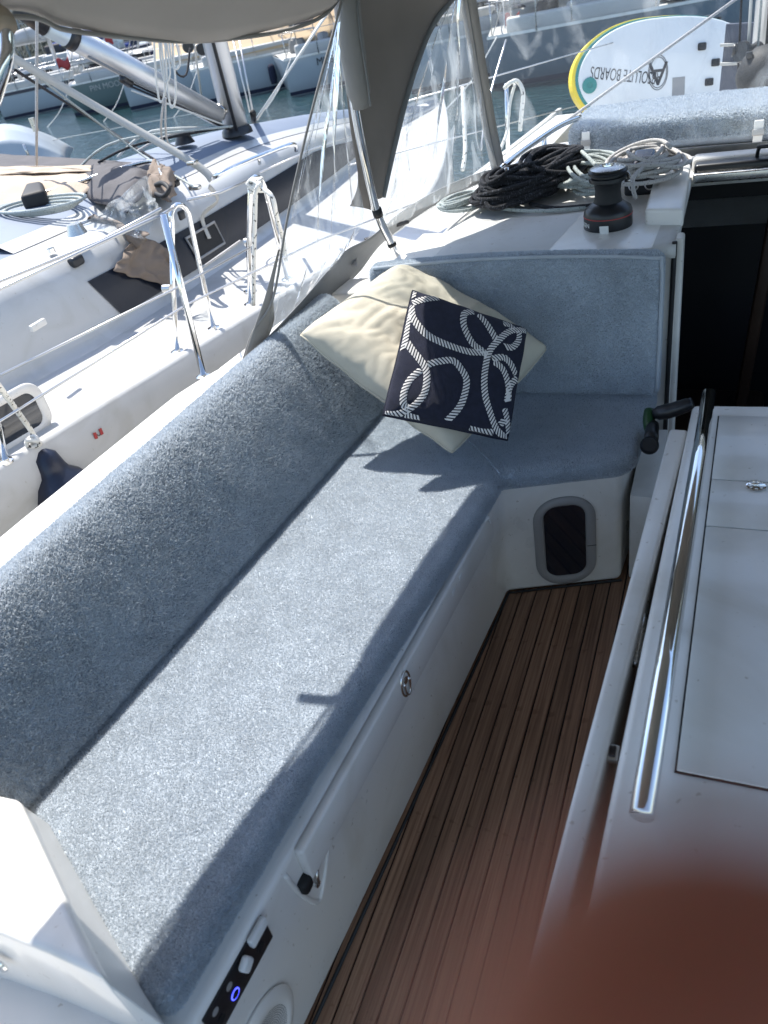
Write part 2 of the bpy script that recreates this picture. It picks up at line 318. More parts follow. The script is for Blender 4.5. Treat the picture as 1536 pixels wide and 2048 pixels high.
def pile(obj, area_density, length, width, mat, seed=1, ymin=None, lean=.9, keep=None, name='terry_pile'):
    """short towelling loops standing on the cloth: real little blades, one mesh"""
    dg = bpy.context.evaluated_depsgraph_get(); me = obj.evaluated_get(dg).to_mesh(); me.calc_loop_triangles()
    nT = len(me.loop_triangles); co = np.empty(len(me.vertices) * 3); me.vertices.foreach_get('co', co); co = co.reshape(-1, 3)
    nn = np.empty(len(me.vertices) * 3); me.vertices.foreach_get('normal', nn); nn = nn.reshape(-1, 3)
    ti = np.empty(nT * 3, dtype=np.int64); me.loop_triangles.foreach_get('vertices', ti); ti = ti.reshape(-1, 3)
    a, b, c = co[ti[:, 0]], co[ti[:, 1]], co[ti[:, 2]]; fnrm = np.cross(b - a, c - a); ar = np.linalg.norm(fnrm, axis=1) / 2
    cen = (a + b + c) / 3; ok = np.ones(nT, bool) if keep is None else keep(cen, fnrm / (2 * ar[:, None] + 1e-12))
    ar = ar * ok; r = np.random.RandomState(seed); n = int(ar.sum() * area_density)
    idx = r.choice(nT, n, p=ar / ar.sum()); u = r.rand(n); v = r.rand(n); s = u + v > 1; u[s] = 1 - u[s]; v[s] = 1 - v[s]
    p = a[idx] + (b - a)[idx] * u[:, None] + (c - a)[idx] * v[:, None]
    nr = nn[ti[idx, 0]] * (1 - u - v)[:, None] + nn[ti[idx, 1]] * u[:, None] + nn[ti[idx, 2]] * v[:, None]; nr /= np.linalg.norm(nr, axis=1)[:, None] + 1e-9
    rd = r.randn(n, 3); tg = rd - nr * (rd * nr).sum(1)[:, None]; tg /= np.linalg.norm(tg, axis=1)[:, None]
    # neighbouring loops lean together in patches
    ph = np.sin(p[:, 0] * 90 + 2 * np.sin(p[:, 1] * 55)) + np.sin(p[:, 1] * 110 + 3 * np.sin(p[:, 2] * 60)); an = ph * 1.2
    t2 = np.cross(nr, np.array([.3, 1, .2])); t2 /= np.linalg.norm(t2, axis=1)[:, None]; t3 = np.cross(nr, t2)
    tg = tg * .75 + (t2 * np.cos(an)[:, None] + t3 * np.sin(an)[:, None]) * .5
    pf = np.sin(p[:, 0] * 31 + 2.1 * np.sin(p[:, 1] * 17)) * np.sin(p[:, 1] * 27 + 1.7 * np.sin(p[:, 0] * 23 + p[:, 2] * 19)); L = length * ((.6 + .8 * r.rand(n)) * (1 + .13 * pf))[:, None]; d = nr * .75 + tg * lean * r.rand(n)[:, None]; d /= np.linalg.norm(d, axis=1)[:, None]
    sd_ = np.cross(d, r.randn(n, 3)); sd_ /= np.linalg.norm(sd_, axis=1)[:, None]; W = width * (.7 + .6 * r.rand(n))[:, None]
    v0 = p - sd_ * W / 2; v1 = p + sd_ * W / 2; v2 = p + d * L + sd_ * W * .35; v3 = p + d * L - sd_ * W * .35
    vs = np.stack([v0, v1, v2, v3], 1).reshape(-1, 3)
    m2 = bpy.data.meshes.new(name); m2.vertices.add(4 * n); m2.vertices.foreach_set('co', vs.ravel())
    m2.loops.add(4 * n); m2.loops.foreach_set('vertex_index', np.arange(4 * n)); m2.polygons.add(n); m2.polygons.foreach_set('loop_start', np.arange(n) * 4)
    m2.polygons.foreach_set('loop_total', np.full(n, 4)); m2.update(calc_edges=True)
    o = link(name, m2, mat, obj, False); o.matrix_parent_inverse = Matrix.Identity(4); o['kind'] = 'stuff'; obj.evaluated_get(dg).to_mesh_clear(); return o
def gridbox(name, L, H, T, r, fn, mat, parent=None, step=.02):
    """slab L x H x T with round edges, then bent by fn(x, y, z) -> point"""
    bm = bmesh.new(); bmesh.ops.create_cube(bm, size=1)
    vs = []; fs = []; idx = {}
    nx, ny, nz = max(2, int(L / step)), max(2, int(H / step)), max(2, int(T / (step * .5)))
    def vert(i, j, k):
        key = (i, j, k)
        if key not in idx:
            p = V((i / nx * L, j / ny * H, k / nz * T)); q = V((min(max(p.x, r), L - r), min(max(p.y, r), H - r), min(max(p.z, r), T - r))); d = p - q
            if d.length > 1e-9:
                m = max(abs(d.x), abs(d.y), abs(d.z)); d = d.normalized() * m; p = q + d
            idx[key] = len(vs); vs.append(fn(p.x, p.y, p.z))
        return idx[key]
    for i in range(nx):
        for j in range(ny):
            fs.append((vert(i, j, 0), vert(i, j + 1, 0), vert(i + 1, j + 1, 0), vert(i + 1, j, 0))); fs.append((vert(i, j, nz), vert(i + 1, j, nz), vert(i + 1, j + 1, nz), vert(i, j + 1, nz)))
    for i in range(nx):
        for k in range(nz):
            fs.append((vert(i, 0, k), vert(i + 1, 0, k), vert(i + 1, 0, k + 1), vert(i, 0, k + 1))); fs.append((vert(i, ny, k), vert(i, ny, k + 1), vert(i + 1, ny, k + 1), vert(i + 1, ny, k)))
    for j in range(ny):
        for k in range(nz):
            fs.append((vert(0, j, k), vert(0, j, k + 1), vert(0, j + 1, k + 1), vert(0, j + 1, k))); fs.append((vert(nx, j, k), vert(nx, j + 1, k), vert(nx, j + 1, k + 1), vert(nx, j, k + 1)))
    bm.free(); bm = bmesh.new(); bv = [bm.verts.new(v) for v in vs]
    for f in fs: bm.faces.new([bv[q] for q in f])
    return from_bm(name, bm, mat, parent)
def text(name, body, size, mw, mat, parent=None, ext=.0006, wrap=None):
    cu = bpy.data.curves.new(name, 'FONT'); cu.body = body; cu.size = size; cu.extrude = ext; cu.align_x = 'CENTER'; cu.align_y = 'CENTER'
    t = bpy.data.objects.new('tmp', cu); COL.objects.link(t); dg = bpy.context.evaluated_depsgraph_get(); dg.update()
    me = bpy.data.meshes.new_from_object(t.evaluated_get(dg)); bpy.data.objects.remove(t)
    if wrap:
        for v in me.vertices:
            a = v.co.x / wrap; rr = wrap + v.co.z; v.co = V((math.sin(a) * rr, -math.cos(a) * rr, v.co.y))
    me.transform(mw); me.name = name
    return link(name, me, mat, parent, False)
def frame(x, y, o):
    x = V(x).normalized(); z = x.cross(V(y)).normalized(); y = z.cross(x)
    return Matrix(((x.x, y.x, z.x, o[0]), (x.y, y.y, z.y, o[1]), (x.z, y.z, z.z, o[2]), (0, 0, 0, 1)))
# ================================================================ THE SETTING: water, hillside, our own yacht's mouldings
def water_mat():
    m = M('harbour_water', (.012, .04, .045), .06, spec=.6); t = m.node_tree; b = t.nodes['Principled BSDF']; tc = t.nodes.new('ShaderNodeTexCoord')
    mp = t.nodes.new('ShaderNodeMapping'); mp.inputs['Scale'].default_value = (1.3, 2.6, 1); mp.inputs['Rotation'].default_value = (0, 0, .55); t.links.new(tc.outputs['Object'], mp.inputs[0])
    n = t.nodes.new('ShaderNodeTexNoise'); n.inputs['Scale'].default_value = 2.6; n.inputs['Detail'].default_value = 4; n.inputs['Distortion'].default_value = .6; t.links.new(mp.outputs[0], n.inputs[0])
    bp = t.nodes.new('ShaderNodeBump'); bp.inputs['Strength'].default_value = .7; bp.inputs['Distance'].default_value = .08
    t.links.new(n.outputs[0], bp.inputs['Height']); t.links.new(bp.outputs[0], b.inputs['Normal'])
    cr = t.nodes.new('ShaderNodeValToRGB'); e = cr.color_ramp.elements; e[0].position = .3; e[1].position = .75; e[0].color = (.006, .024, .030, 1); e[1].color = (.022, .058, .062, 1)
    t.links.new(n.outputs[0], cr.inputs[0]); t.links.new(cr.outputs[0], b.inputs['Base Color']); return m
WZ = -.9
tag(pyd('water', [(-320, -300, WZ), (320, -300, WZ), (320, 420, WZ), (-320, 420, WZ)], [(0, 1, 2, 3)], water_mat(), smooth=False), kind='structure')
def hill(u, v):
    x = -260 + 420 * u; d = 75 + 90 * v
    k = 1 - abs(u - .5) * .3
    return V((x, d * (1.0) - .42 * x * .6 + 12, WZ - .3 + (v ** .8) * 78 * k + 3 * noise.noise(V((x * .06, v * 5, 0))) + 1.6 * noise.noise(V((x * .3, v * 22, 3))) * (v > 0)))
tag(grid('hillside', hill, 260, 60, M('wooded_hill', (.022, .030, .020), .95, var=.7, vscale=.22, bump=1, bscale=.9, bdist=1.2)), kind='structure')

# --- cockpit sole: every teak plank its own piece on a black bed
sole = tag(prism('cockpit_floor', [(-.75, -.9, -.008), (.85, -.9, -.008), (.85, 2.1, -.008), (-.75, 2.1, -.008)], (0, 0, -.04), caulk, bev=0), kind='structure')
pitch, pw = .0415, .0376
bmp = bmesh.new(); bmesh.ops.create_cube(bmp, size=1); bmesh.ops.scale(bmp, vec=(pw, 2.95, .008), verts=bmp.verts); bmesh.ops.bevel(bmp, geom=[e for e in bmp.edges if abs(e.verts[0].co.y - e.verts[1].co.y) > 1], offset=.0012, segments=1, affect='EDGES')
pm = bpy.data.meshes.new('plank'); bmp.to_mesh(pm); bmp.free(); pm.materials.append(teak)
for i in range(34):
    x = -.248 - .0207 - pitch * 10 + pitch * i
    o = bpy.data.objects.new('plank', pm); COL.objects.link(o); o.location = (x, .57, -.004 + .0004 * random.uniform(-1, 1)); o.parent = sole
# --- seat locker moulding: front face from B0 to C, angled forward end C to D
B0 = V((-.645, -.3, 0)); C0 = V((-.538, 1.70, 0)); D0 = V((-.222, 1.812, 0)); E0 = V((-.19, 2.3, 0))
FD = (C0 - V((-.624, .449, 0))).normalized(); FN = FD.cross(V((0, 0, 1)))  # face normal to starboard
def F(u, v, off=0): return PL(u, v, C0 + FN * off, FN)
base = tag(prism('seat_locker', [V((-1.34, -.9, 0)), V((-.7168, -.9, 0)), V((-.624, .449, 0)), C0, D0, E0, V((-1.34, 2.3, 0))], (0, 0, .392), gel, bev=.018, seg=4), kind='structure')
# batten-like hinged lid lip, standing proud along the locker front
def onface(y, z, off): # point on front face at boat coordinate y
    t = (y - C0.y) / FD.y; p = C0 + FD * t + FN * off; return V((p.x, p.y, z))
lip = box('tmp_box', (0, 0, 0), (.02, 1.06, .085), gel, base, .008, 3)
lip.matrix_world = Matrix.Identity(4)
y0, y1 = .585, 1.60
def slabface(name, ya, yb, za, zb, off0, off1, mat, parent, bev=.006, seg=3):
    pts = [onface(ya, za, off0), onface(yb, za, off0), onface(yb, zb, off0), onface(ya, zb, off0)]
    return prism(name, pts, FN * (off1 - off0), mat, parent, bev, seg)
bpy.data.objects.remove(lip); lip = slabface('locker_lid', .572, 1.60, .298, .388, -.004, .018, gel, base, .008)
tube('recess_edge', [onface(.66, .300, -.002), onface(.640, .262, -.001), onface(.600, .215, .0), onface(.575, .208, -.001), onface(.548, .29, -.001), onface(.535, .372, -.002)], .0055, gel, base, 8, 24)
tube('floor_seal', [V((-.62, .3, .004)), V((-.535, 1.695, .004)), V((-.218, 1.81, .004))], .004, rubber, base, 6)
# --- coaming: lit white strip between cushion and side deck, then down to the hull side
cin = [Z(0, 1140, .72), Z(300, 890, .72), Z(480, 735, .72)]
cin_a = V((-1.29, -1, .72)); cin = [cin_a] + [V((-1.27, .75, .72)), V((-1.235, 1.5, .72)), V((-1.17, 2.3, .70))]
cout = [V((-1.47, -1, .69)), V((-1.50, .95, .69)), V((-1.47, 1.6, .69)), V((-1.38, 2.0, .67)), V((-1.36, 2.5, .60))]
def coam(u, v):
    y = -1 + 4.6 * v
    def fx(L, y):
        for a, b in zip(L, L[1:]):
            if y <= b.y: t = max(0, (y - a.y) / (b.y - a.y)); return a.x + (b.x - a.x) * t
        return L[-1].x
    xi, xo = fx(cin, y), fx(cout, y)
    drop = 0 if y < 1.7 else min(1, (y - 1.7) / 1.2) ** 1.5 * .25
    prof = [(xi + .06, .35), (xi + .03, .60), (xi + .012, .70), (xi - .01, .722), (xi - .04, .728), (xi * .6 + xo * .4, .722), (xi * .45 + xo * .55, .710), (xi * .2 + xo * .8, .712), (xo + .03, .708), (xo + .008, .690), (xo - .012, .66), (xo - .03, .55), (xo - .05, .42), (xo - .2, .36), (xo - .36, .34), (xo - .40, .26), (xo - .42, -.2), (xo - .35, -.95)]
    k = u * (len(prof) - 1); i = min(int(k), len(prof) - 2); t = k - i; a, b = prof[i], prof[i + 1]
    return V((a[0] + (b[0] - a[0]) * t, y, a[1] + (b[1] - a[1]) * t - (drop if i < 12 else 0)))
tag(grid('coaming', coam, 85, 60, gel), kind='structure')
# --- aft moulded console corner, bottom left of the view
zt = .60
a1, a2, a3, a4 = Z(-160, 1560, zt), Z(38, 1596, zt), Z(150, 1838, zt), Z(208, 1955, zt); b1, b2 = Z(0, 1865, zt), Z(90, 1902, zt)
con = tag(prism('console_corner', [V((a1.x - .12, a1.y + .0, zt)), a2, a3, a4, b2, b1, V((a1.x - .12, b1.y - .02, zt))], (0, 0, -.6), gel, bev=.012, seg=4), kind='structure')
prism('side_wedge', [a2 + V((-.012, .0, -.009)), a4 + V((-.010, 0, -.009)), V((-.655, .255, .445)), V((-1.06, .47, .445))], (0, 0, -.30), gel, con, .006, 3)
lathe('push_button', [(0, 0), (.016, 0), (.018, .003), (.016, .006), (0, .007)], Y(-2, 1925, b1.y - .012), steel, con, 20, axis=(0, -1, 0))
# --- bulkhead under the coachroof and port side of the companionway
bulk = tag(prism('cabin_bulkhead', [(-1.25, 2.22, .0), (-.205, 2.22, 0), (-.205, 2.22, .79), (-1.22, 2.22, .76)], (0, .14, 0), gel2, bev=.01), kind='structure')
box('door_post', (-.168, 2.33, .42), (.07, .12, .84), gel2, bulk, .02, 4)
box('door_post_lip', (-.128, 2.315, .46), (.022, .06, .80), gel2, bulk, .008, 3)
tube('door_seal', [(-.139, 2.262, .86), (-.142, 2.262, .2), (-.135, 2.262, .125), (-.105, 2.262, .10), (.75, 2.262, .10)], .007, rubber, bulk, 8, 24)
box('post_groove', (-.197, 2.262, .40), (.008, .02, .78), rubber, bulk, .001, 1)
prism('sill', [(-.20, 2.20, 0), (.8, 2.20, 0), (.8, 2.20, .10), (-.20, 2.20, .10)], (0, .15, 0), gel2, bulk, .02, 4)
prism('riser_panel', [(-.20, 1.83, 0), (-.13, 1.83, 0), (-.13, 2.2, 0), (-.2, 2.2, 0)], (0, 0, .30), gel2, bulk, .004, 2)
# --- coachroof: cambered sheet with an opening over the companionway
def roofz(x, y):
    e = max(0, min(1, (-.82 - x) / .5)); z = .835 + .02 * (1 - (x / .9) ** 2)  - .42 * e ** 1.7 - .21 * max(0, (y - 3.75))
    return z
def roof(u, v):
    xs = -1.36 + 2.6 * u; y = 2.232 + 5.0 * v; sh = max(0, (y - 3.6)) * .12; x = xs * (1 - max(0, y - 3.4) * .10)
    return V((x, y, roofz(xs, y)))
cr_ = grid('coachroof', roof, 104, 100, nonskid); bm = bmesh.new(); bm.from_mesh(cr_.data)
dl = [f for f in bm.faces if -.125 < f.calc_center_median().x < .72 and f.calc_center_median().y < 2.92]
bmesh.ops.delete(bm, geom=dl, context='FACES'); bm.to_mesh(cr_.data); bm.free(); md = cr_.modifiers.new('t', 'SOLIDIFY'); md.thickness = .03; md.offset = -1
tag(cr_, kind='structure')
prism('winch_plinth', [(-.50, 2.225, .80), (-.185, 2.225, .80), (-.17, 2.78, .80), (-.43, 2.80, .80)], (0, 0, .055), gel, cr_, .016, 4)
prism('roof_step', [(-1.02, 2.215, .79), (-.49, 2.215, .79), (-.44, 2.52, .79), (-1.0, 2.60, .79)], (0, 0, .038), gel, cr_, .012, 4)
prism('hatch_rail_cover', [Z(1290, 418, .90), Z(1368, 418, .90), Z(1382, 326, .90), Z(1316, 330, .90)], (0, 0, -.055), gel, cr_, .010, 4)
box('hatch_track', (.32, 2.955, .872), (.9, .06, .045), black, cr_, .012, 3)
box('hatch_front_bar', (.32, 2.905, .858), (.9, .028, .03), steel_d, cr_, .006, 3)
box('hatch_coaming', (.34, 3.03, .875), (.96, .075, .05), gel2, cr_, .015, 4)
tube('hatch_handle', [(.06, 2.965, .89), (.065, 2.95, .925), (.09, 2.94, .93), (.4, 2.94, .93)], .006, black, cr_, 8, 16)
grid('foredeck', lambda u, v: V(((-1.5 + 3.0 * u) * (1 - .55 * v), 3.6 + 4.2 * v, .42 + .06 * math.sin(math.pi * u))), 20, 20, nonskid, cr_)
prism('side_deck', [(-1.9, 2.2, .40), (-1.30, 2.2, .40), (-1.22, 7.2, .36), (-1.5, 7.2, .36)], (0, 0, -.1), nonskid, cr_, .01)
prism('hull_side', [(-1.92, -1, .36), (-1.86, 2.4, .38), (-1.45, 7.4, .38), (-1.40, 7.4, -1), (-1.8, 2.4, -1), (-1.86, -1, -1)], (.03, 0, 0), gel, cr_, 0)
# --- saloon below, seen through the open companionway
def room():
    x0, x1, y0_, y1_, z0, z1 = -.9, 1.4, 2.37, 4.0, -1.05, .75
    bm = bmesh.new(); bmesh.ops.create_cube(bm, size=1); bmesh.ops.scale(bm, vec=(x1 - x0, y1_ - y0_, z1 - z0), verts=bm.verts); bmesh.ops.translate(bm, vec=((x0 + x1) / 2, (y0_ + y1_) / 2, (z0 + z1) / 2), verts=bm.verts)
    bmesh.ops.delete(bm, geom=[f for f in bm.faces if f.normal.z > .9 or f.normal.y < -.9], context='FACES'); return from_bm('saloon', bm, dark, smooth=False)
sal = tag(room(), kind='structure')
box('saloon_bench', (-.02, 3.35, -.55), (.46, .7, .42), walnut, sal, .03, 4)
box('grab_post', (.12, 3.5, -.1), (.05, .05, 1.7), walnut, sal, .01, 3, rot=Matrix.Rotation(.06, 3, 'Y'))
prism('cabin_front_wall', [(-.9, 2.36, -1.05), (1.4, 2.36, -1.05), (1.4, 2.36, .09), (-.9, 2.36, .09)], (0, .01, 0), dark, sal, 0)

# ================================================================ CUSHIONS
seat = prism('seat_cushion', [V((-1.16, .50, .452)), V((-.705, .275, .452)), V((-.66, .275, .452)), V((-.628, .70, .452)), V((-.575, 1.15, .452)), V((-.525, 1.55, .452)), V((-.515, 1.675, .452)), V((-.215, 1.775, .452)), V((-.185, 1.81, .452)), V((-.165, 2.19, .452)), V((-1.05, 2.19, .452))], (0, 0, -.062), terry, bev=.026, seg=5)
tag(seat, 'long blue grey towelling seat cushion on the white cockpit bench', 'cushion')
A_ = V((-1.11, .455, .452)); B_ = V((-.962, 2.13, .452)); t_ = (B_ - A_).normalized(); Lp = (B_ - A_).length; s_ = t_.cross(V((0, 0, 1))); th = math.radians(28)
hh = (V((0, 0, 1)) * math.cos(th) - s_ * math.sin(th)); nb = (s_ * math.cos(th) + V((0, 0, 1)) * math.sin(th))
def fback(x, y, z):
    v = y / .365; T = .10; lo = z / T
    puff = .014 * math.sin(math.pi * min(1, max(0, v))) ** .6 * (1 - (2 * x / Lp - 1) ** 8) * lo
    roll = -.016 * max(0, (v - .62) / .38) ** 2 * lo
    wob = .005 * noise.noise(V((x * 4, y * 5, 1)))
    return A_ + t_ * x + hh * (y * .98 * (1 + .15 * x / Lp)) + nb * (z - T + puff + roll + wob)
back = gridbox('port_backrest_cushion', Lp, .362, .10, .034, fback, terry, step=.018)
tag(back, 'long rounded towelling backrest cushion along the outboard side of the bench', 'cushion')
def ffwd(x, y, z): return V((-1.02 + x, 2.118 + (.07 - z) * 1.0 + .02 * (y / .43), .448 + y + .012 * math.sin(x * 4) * (y > .3)))
fwd = gridbox('forward_backrest_cushion', .862, .42, .07, .026, ffwd, terry, step=.016)
tag(fwd, 'flat square cornered towelling backrest cushion against the cabin bulkhead', 'cushion')
tube('seam_piping', [ffwd(.02, .415, .062), ffwd(.3, .417, .062), ffwd(.6, .417, .062), ffwd(.835, .412, .062), ffwd(.858, .395, .062), ffwd(.860, .2, .062), ffwd(.858, .02, .062)], .0055, pile_m, fwd, 8, 40)
tube('seam_piping', [V((-.522, 1.68, .452)), V((-.62, 1.80, .4535)), V((-.80, 1.99, .4535)), V((-.95, 2.13, .452))], .0035, terry, seat, 6, 12)
pile(seat, 560000, .0036, .00105, pile_m, 1, keep=lambda c, n: (n[:, 2] > -.2) & ((c[:, 0] > -1.13)))
pile(back, 300000, .0068, .0015, pile_m, 2, lean=1.25, keep=lambda c, n: (n @ np.array([s_.x, s_.y, .9]) > -.25))
pile(fwd, 300000, .0036, .0012, pile_m, 3, keep=lambda c, n: (n[:, 1] < .3))
# ================================================================ PILLOWS
def pillow(name, Q, T, mat, label, cat, seed, pinch=.10, wr=.010, n=90, rnd=.055):
    Q = [V(q) for q in Q]; nrm = ((Q[1] - Q[3]).cross(Q[0] - Q[2])).normalized()
    if nrm.dot(CAM - Q[0]) < 0: nrm = -nrm
    Qc = (Q[0] + Q[1] + Q[2] + Q[3]) / 4
    def P(u, v, side):
        a, b = 2 * u - 1, 2 * v - 1
        pu = a * (1 - pinch * (1 - b * b) * 1.0) ; pv = b * (1 - pinch * (1 - a * a))
        # Q: 0 top, 1 right, 2 bottom, 3 left; u from left edge(3,0) to right edge(2,1)
        U, W = (pu + 1) / 2, (pv + 1) / 2
        p = (Q[3] * (1 - U) + Q[2] * U) * (1 - W) + (Q[0] * (1 - U) + Q[1] * U) * W
        cs = 1 - rnd * (abs(a * b)) ** 2.6; p = Qc + (p - Qc) * cs; h = max(0, (1 - a ** 2) * (1 - b ** 2)) ** .36 * T
        rr_ = math.hypot(a, b); ang = math.atan2(b, a)
        wk = wr * (noise.noise(V((a * 2.1, b * 2.1, seed))) + .7 * abs(math.sin(ang * 7 + 3 * noise.noise(V((a, b, seed + 5))))) * max(0, rr_ - .55)) * (h / T)
        wk += wr * .35 * abs(noise.noise(V((a * 7, b * 5, seed + 2)))) * (h / T)
        lim = noise.noise(V((a * 3, b * 3, seed + 9))) * wr * .8 * (1 - min(1, h / T))
        return p + nrm * (side * (h * (1 if side > 0 else .6) + wk) + lim)
    vs = []; fs = []; W = n + 1
    for side in (1, -1):
        o = len(vs)
        for j in range(W):
            for i in range(W): vs.append(P(i / n, j / n, side))
        for j in range(n):
            for i in range(n):
                q = (o + j * W + i, o + j * W + i + 1, o + (j + 1) * W + i + 1, o + (j + 1) * W + i); fs.append(q if side > 0 else q[::-1])
    bm = bmesh.new(); bv = [bm.verts.new(v) for v in vs]
    for f in fs: bm.faces.new([bv[i] for i in f])
    bmesh.ops.remove_doubles(bm, verts=bm.verts, dist=.0004)
    o = from_bm(name, bm, mat); tag(o, label, cat)
    loop = [P(i / n, 0, 1) for i in range(W)] + [P(1, j / n, 1) for j in range(1, W)] + [P(1 - i / n, 1, 1) for i in range(1, W)] + [P(0, 1 - j / n, 1) for j in range(1, W)]
    return o, P, nrm, loop
bg_o, bgP, bgN, lp = pillow('beige_pillow', [(-.905, 2.125, .895), (-.455, 2.15, .595), (-.640, 1.665, .492), (-1.105, 1.755, .825)], .088, linen, 'large plain beige pillow leaning in the corner behind the navy one', 'pillow', 3, .06, .022, rnd=.075)
tube('piping', lp, .0028, linen, bg_o, 6)
Qn = [(-.80, 1.93, .885), (-.498, 2.03, .715), (-.512, 1.775, .485), (-.835, 1.655, .625)]
Qn = [CAM + (V(q) - CAM) * .976 for q in Qn]
nv_o, nvP, nvN, lp2 = pillow('navy_pillow', Qn, .058, navy, 'small navy pillow with a white knotted rope pattern in front of the beige one', 'pillow', 8, .06, .007)
tube('piping', lp2, .0022, navy, nv_o, 6)
# rope pattern: each twisted rope is a row of slanted strands lying on the knit
def inv(px, py):   # pattern drawn in pillow coordinates, from a 0..100 square (x right, y down)
    return px / 100, 1 - py / 100
def motif(pts, wdt=5.2):
    c = cr_spline([V((x, y, 0)) for x, y in pts], 8 * len(pts)); 
    # resample by length
    L = [0]
    for a, b in zip(c, c[1:]): L.append(L[-1] + (b - a).length)
    step = 2.7; n = int(L[-1] / step); vs, fs = [], []
    def at(s):
        for i in range(len(L) - 1):
            if L[i + 1] >= s: t = (s - L[i]) / max(1e-6, L[i + 1] - L[i]); p = c[i].lerp(c[i + 1], t); d = (c[i + 1] - c[i]).normalized(); return p, d
        return c[-1], (c[-1] - c[-2]).normalized()
    for k in range(n + 1):
        s = k * step; nodes = []
        for j in range(5):
            f = -1 + j / 2; so_ = s + f * 1.9
            for e in (-.78, .78):
                p, d = at(min(max(so_ + e, 0), L[-1])); nx = V((-d.y, d.x, 0)); prof = (1 - abs(f) ** 3 * .25)
                q = p + nx * f * wdt / 2
                nodes.append((q.x, q.y, .35 + .9 * math.sqrt(max(0, 1 - f * f)) * 1))
        b0 = len(vs)
        for (x, y, h) in nodes:
            u, v = inv(min(max(x, .6), 99.4), min(max(y, .6), 99.4)); vs.append(nvP(u, v, 1) + nvN * (.0006 + .0016 * h))
        for j in range(4): a = b0 + 2 * j; fs.append((a, a + 1, a + 3, a + 2))
    return pyd('rope_pattern', vs, fs, cream, nv_o, False)
ropes = [[(2,13),(10,8),(22,2)],[(1,2),(1,9)],[(1,15),(5,25),(15,34),(26,38),(40,40),(53,40),(65,37),(68,40)],[(51,4),(44,9),(44,18),(49,27),(55,33),(63,36),(68,39)],[(55,5),(62,11),(69,19),(73,24)],[(99,3),(91,6),(82,12),(75,22),(69,34),(68,47),(69,60),(73,73),(80,85),(87,94),(95,98),(99,99)],[(91,8),(92,16),(87,25),(79,27)],[(76,6),(82,5),(86,8)],[(72,40),(81,36),(89,39),(95,46)],[(74,42),(82,45),(88,53),(92,64),(92,71)],[(97,48),(92,56),(91,70)],[(90,76),(94,83),(99,95)],[(89,90),(93,83)],[(1,19),(1,30),(2,42),(1,51)],[(4,44),(9,49),(16,55),(22,61),(25,69),(26,80),(22,89),(15,96),(7,99),(1,99)],[(19,63),(13,71),(11,81),(13,90),(18,93)],[(23,58),(31,54),(41,51),(48,55),(55,63),(56,76),(54,86),(48,97)],[(17,98),(24,99),(29,99)],[(66,99),(76,99),(85,97)]]
for rp in ropes: motif(rp)
# ================================================================ TABLE
tz = .58
tb = empty('cockpit_table', (.2, 1.2, 0), 'white moulded cockpit table with folded leaf and lid on the right', 'table')
TL_, BL_ = Z(1385, 808, tz), Z(1190, 1760, tz); TLr = V((.62, TL_.y + .02, tz))
prism('table_body', [V((TL_.x, TL_.y, tz)), V((BL_.x - .012, .30, tz)), V((.62, .30, tz)), TLr], (0, 0, -.30), gel, tb, .014, 4)
prism('pedestal', [V((.06, 1.6, .3)), V((.06, .5, .3)), V((.5, .5, .3)), V((.5, 1.6, .3))], (0, 0, -.3), gel2, tb, .03, 3)
l1, l2, l3, l4 = Z(1339, 856, .565), Z(1377, 858, .565), Z(1165, 1690, .565), Z(1112, 1712, .565)
e = (l4 - l1).normalized(); leafpts = [l1, l2, l2 + (l3 - l2) * 1.35, l1 + (l4 - l1) * 1.35]
lf = prism('folded_leaf', leafpts, (0, 0, -.27), gel, tb, .009, 3)
# lid panels, slightly proud of the rim with open seams
xl = lambda y: Z(1437, 830, tz).x + (Z(1350, 1545, tz).x - Z(1437, 830, tz).x) * (Z(1437, 830, tz).y - y) / (Z(1437, 830, tz).y - Z(1350, 1545, tz).y)
ys = [Z(1440, 834, tz).y, Z(1430, 963, tz).y, Z(1413, 1056, tz).y, Z(1352, 1546, tz).y]
for a, b in zip(ys, ys[1:]):
    prism('lid_panel', [V((xl(a) + .002, a - .0015, tz + .0025)), V((xl(b) + .002, b + .0015, tz + .0025)), V((.60, b + .0015, tz + .0025)), V((.60, a - .0015, tz + .0025))], (0, 0, .004), gel, tb, .002, 2)
prism('lid_gasket', [V((xl(ys[0]) - .001, ys[0] + .001, tz + .0012)), V((xl(ys[3]) - .001, ys[3] - .001, tz + .0012)), V((.6, ys[3] - .001, tz + .0012)), V((.6, ys[0] + .001, tz + .0012))], (0, 0, .0015), rubber, tb, 0)
hc = Z(1512, 972, tz + .008); hg = tag(lathe('hinge', [(0, 0), (.019, 0), (.0195, .002), (.017, .003), (0, .003)], hc, steel, tb, 28))
tube('hinge_pin', [hc + V((-.016, 0, .004)), hc + V((.016, 0, .004))], .0035, steel, hg, 8)
for sx in (-1, 0, 1):
    for sy in (-1, 1): lathe('screw', [(0, 0), (.0032, 0), (.003, .0012), (0, .0006)], hc + V((sx * .010, sy * .010 + (0 if sx else sy * .004), .003)), steel_d, hg, 10)
r1, r2 = Z(1418, 788, tz + .045), Z(1283, 1630, tz + .045)
hr = tag(tube('grab_rail', [r1 + (r2 - r1) * t for t in (0, .25, .5, .75, 1)], .0165, steel, None, 20), 'polished stainless grab rail along the table edge', 'grab rail')
for t in (.03, .34, .66, .97): p = r1 + (r2 - r1) * t; lathe('standoff', [(0, 0), (.010, 0), (.008, .01), (.008, .04), (0, .04)], V((p.x, p.y, tz)), steel, hr, 14)
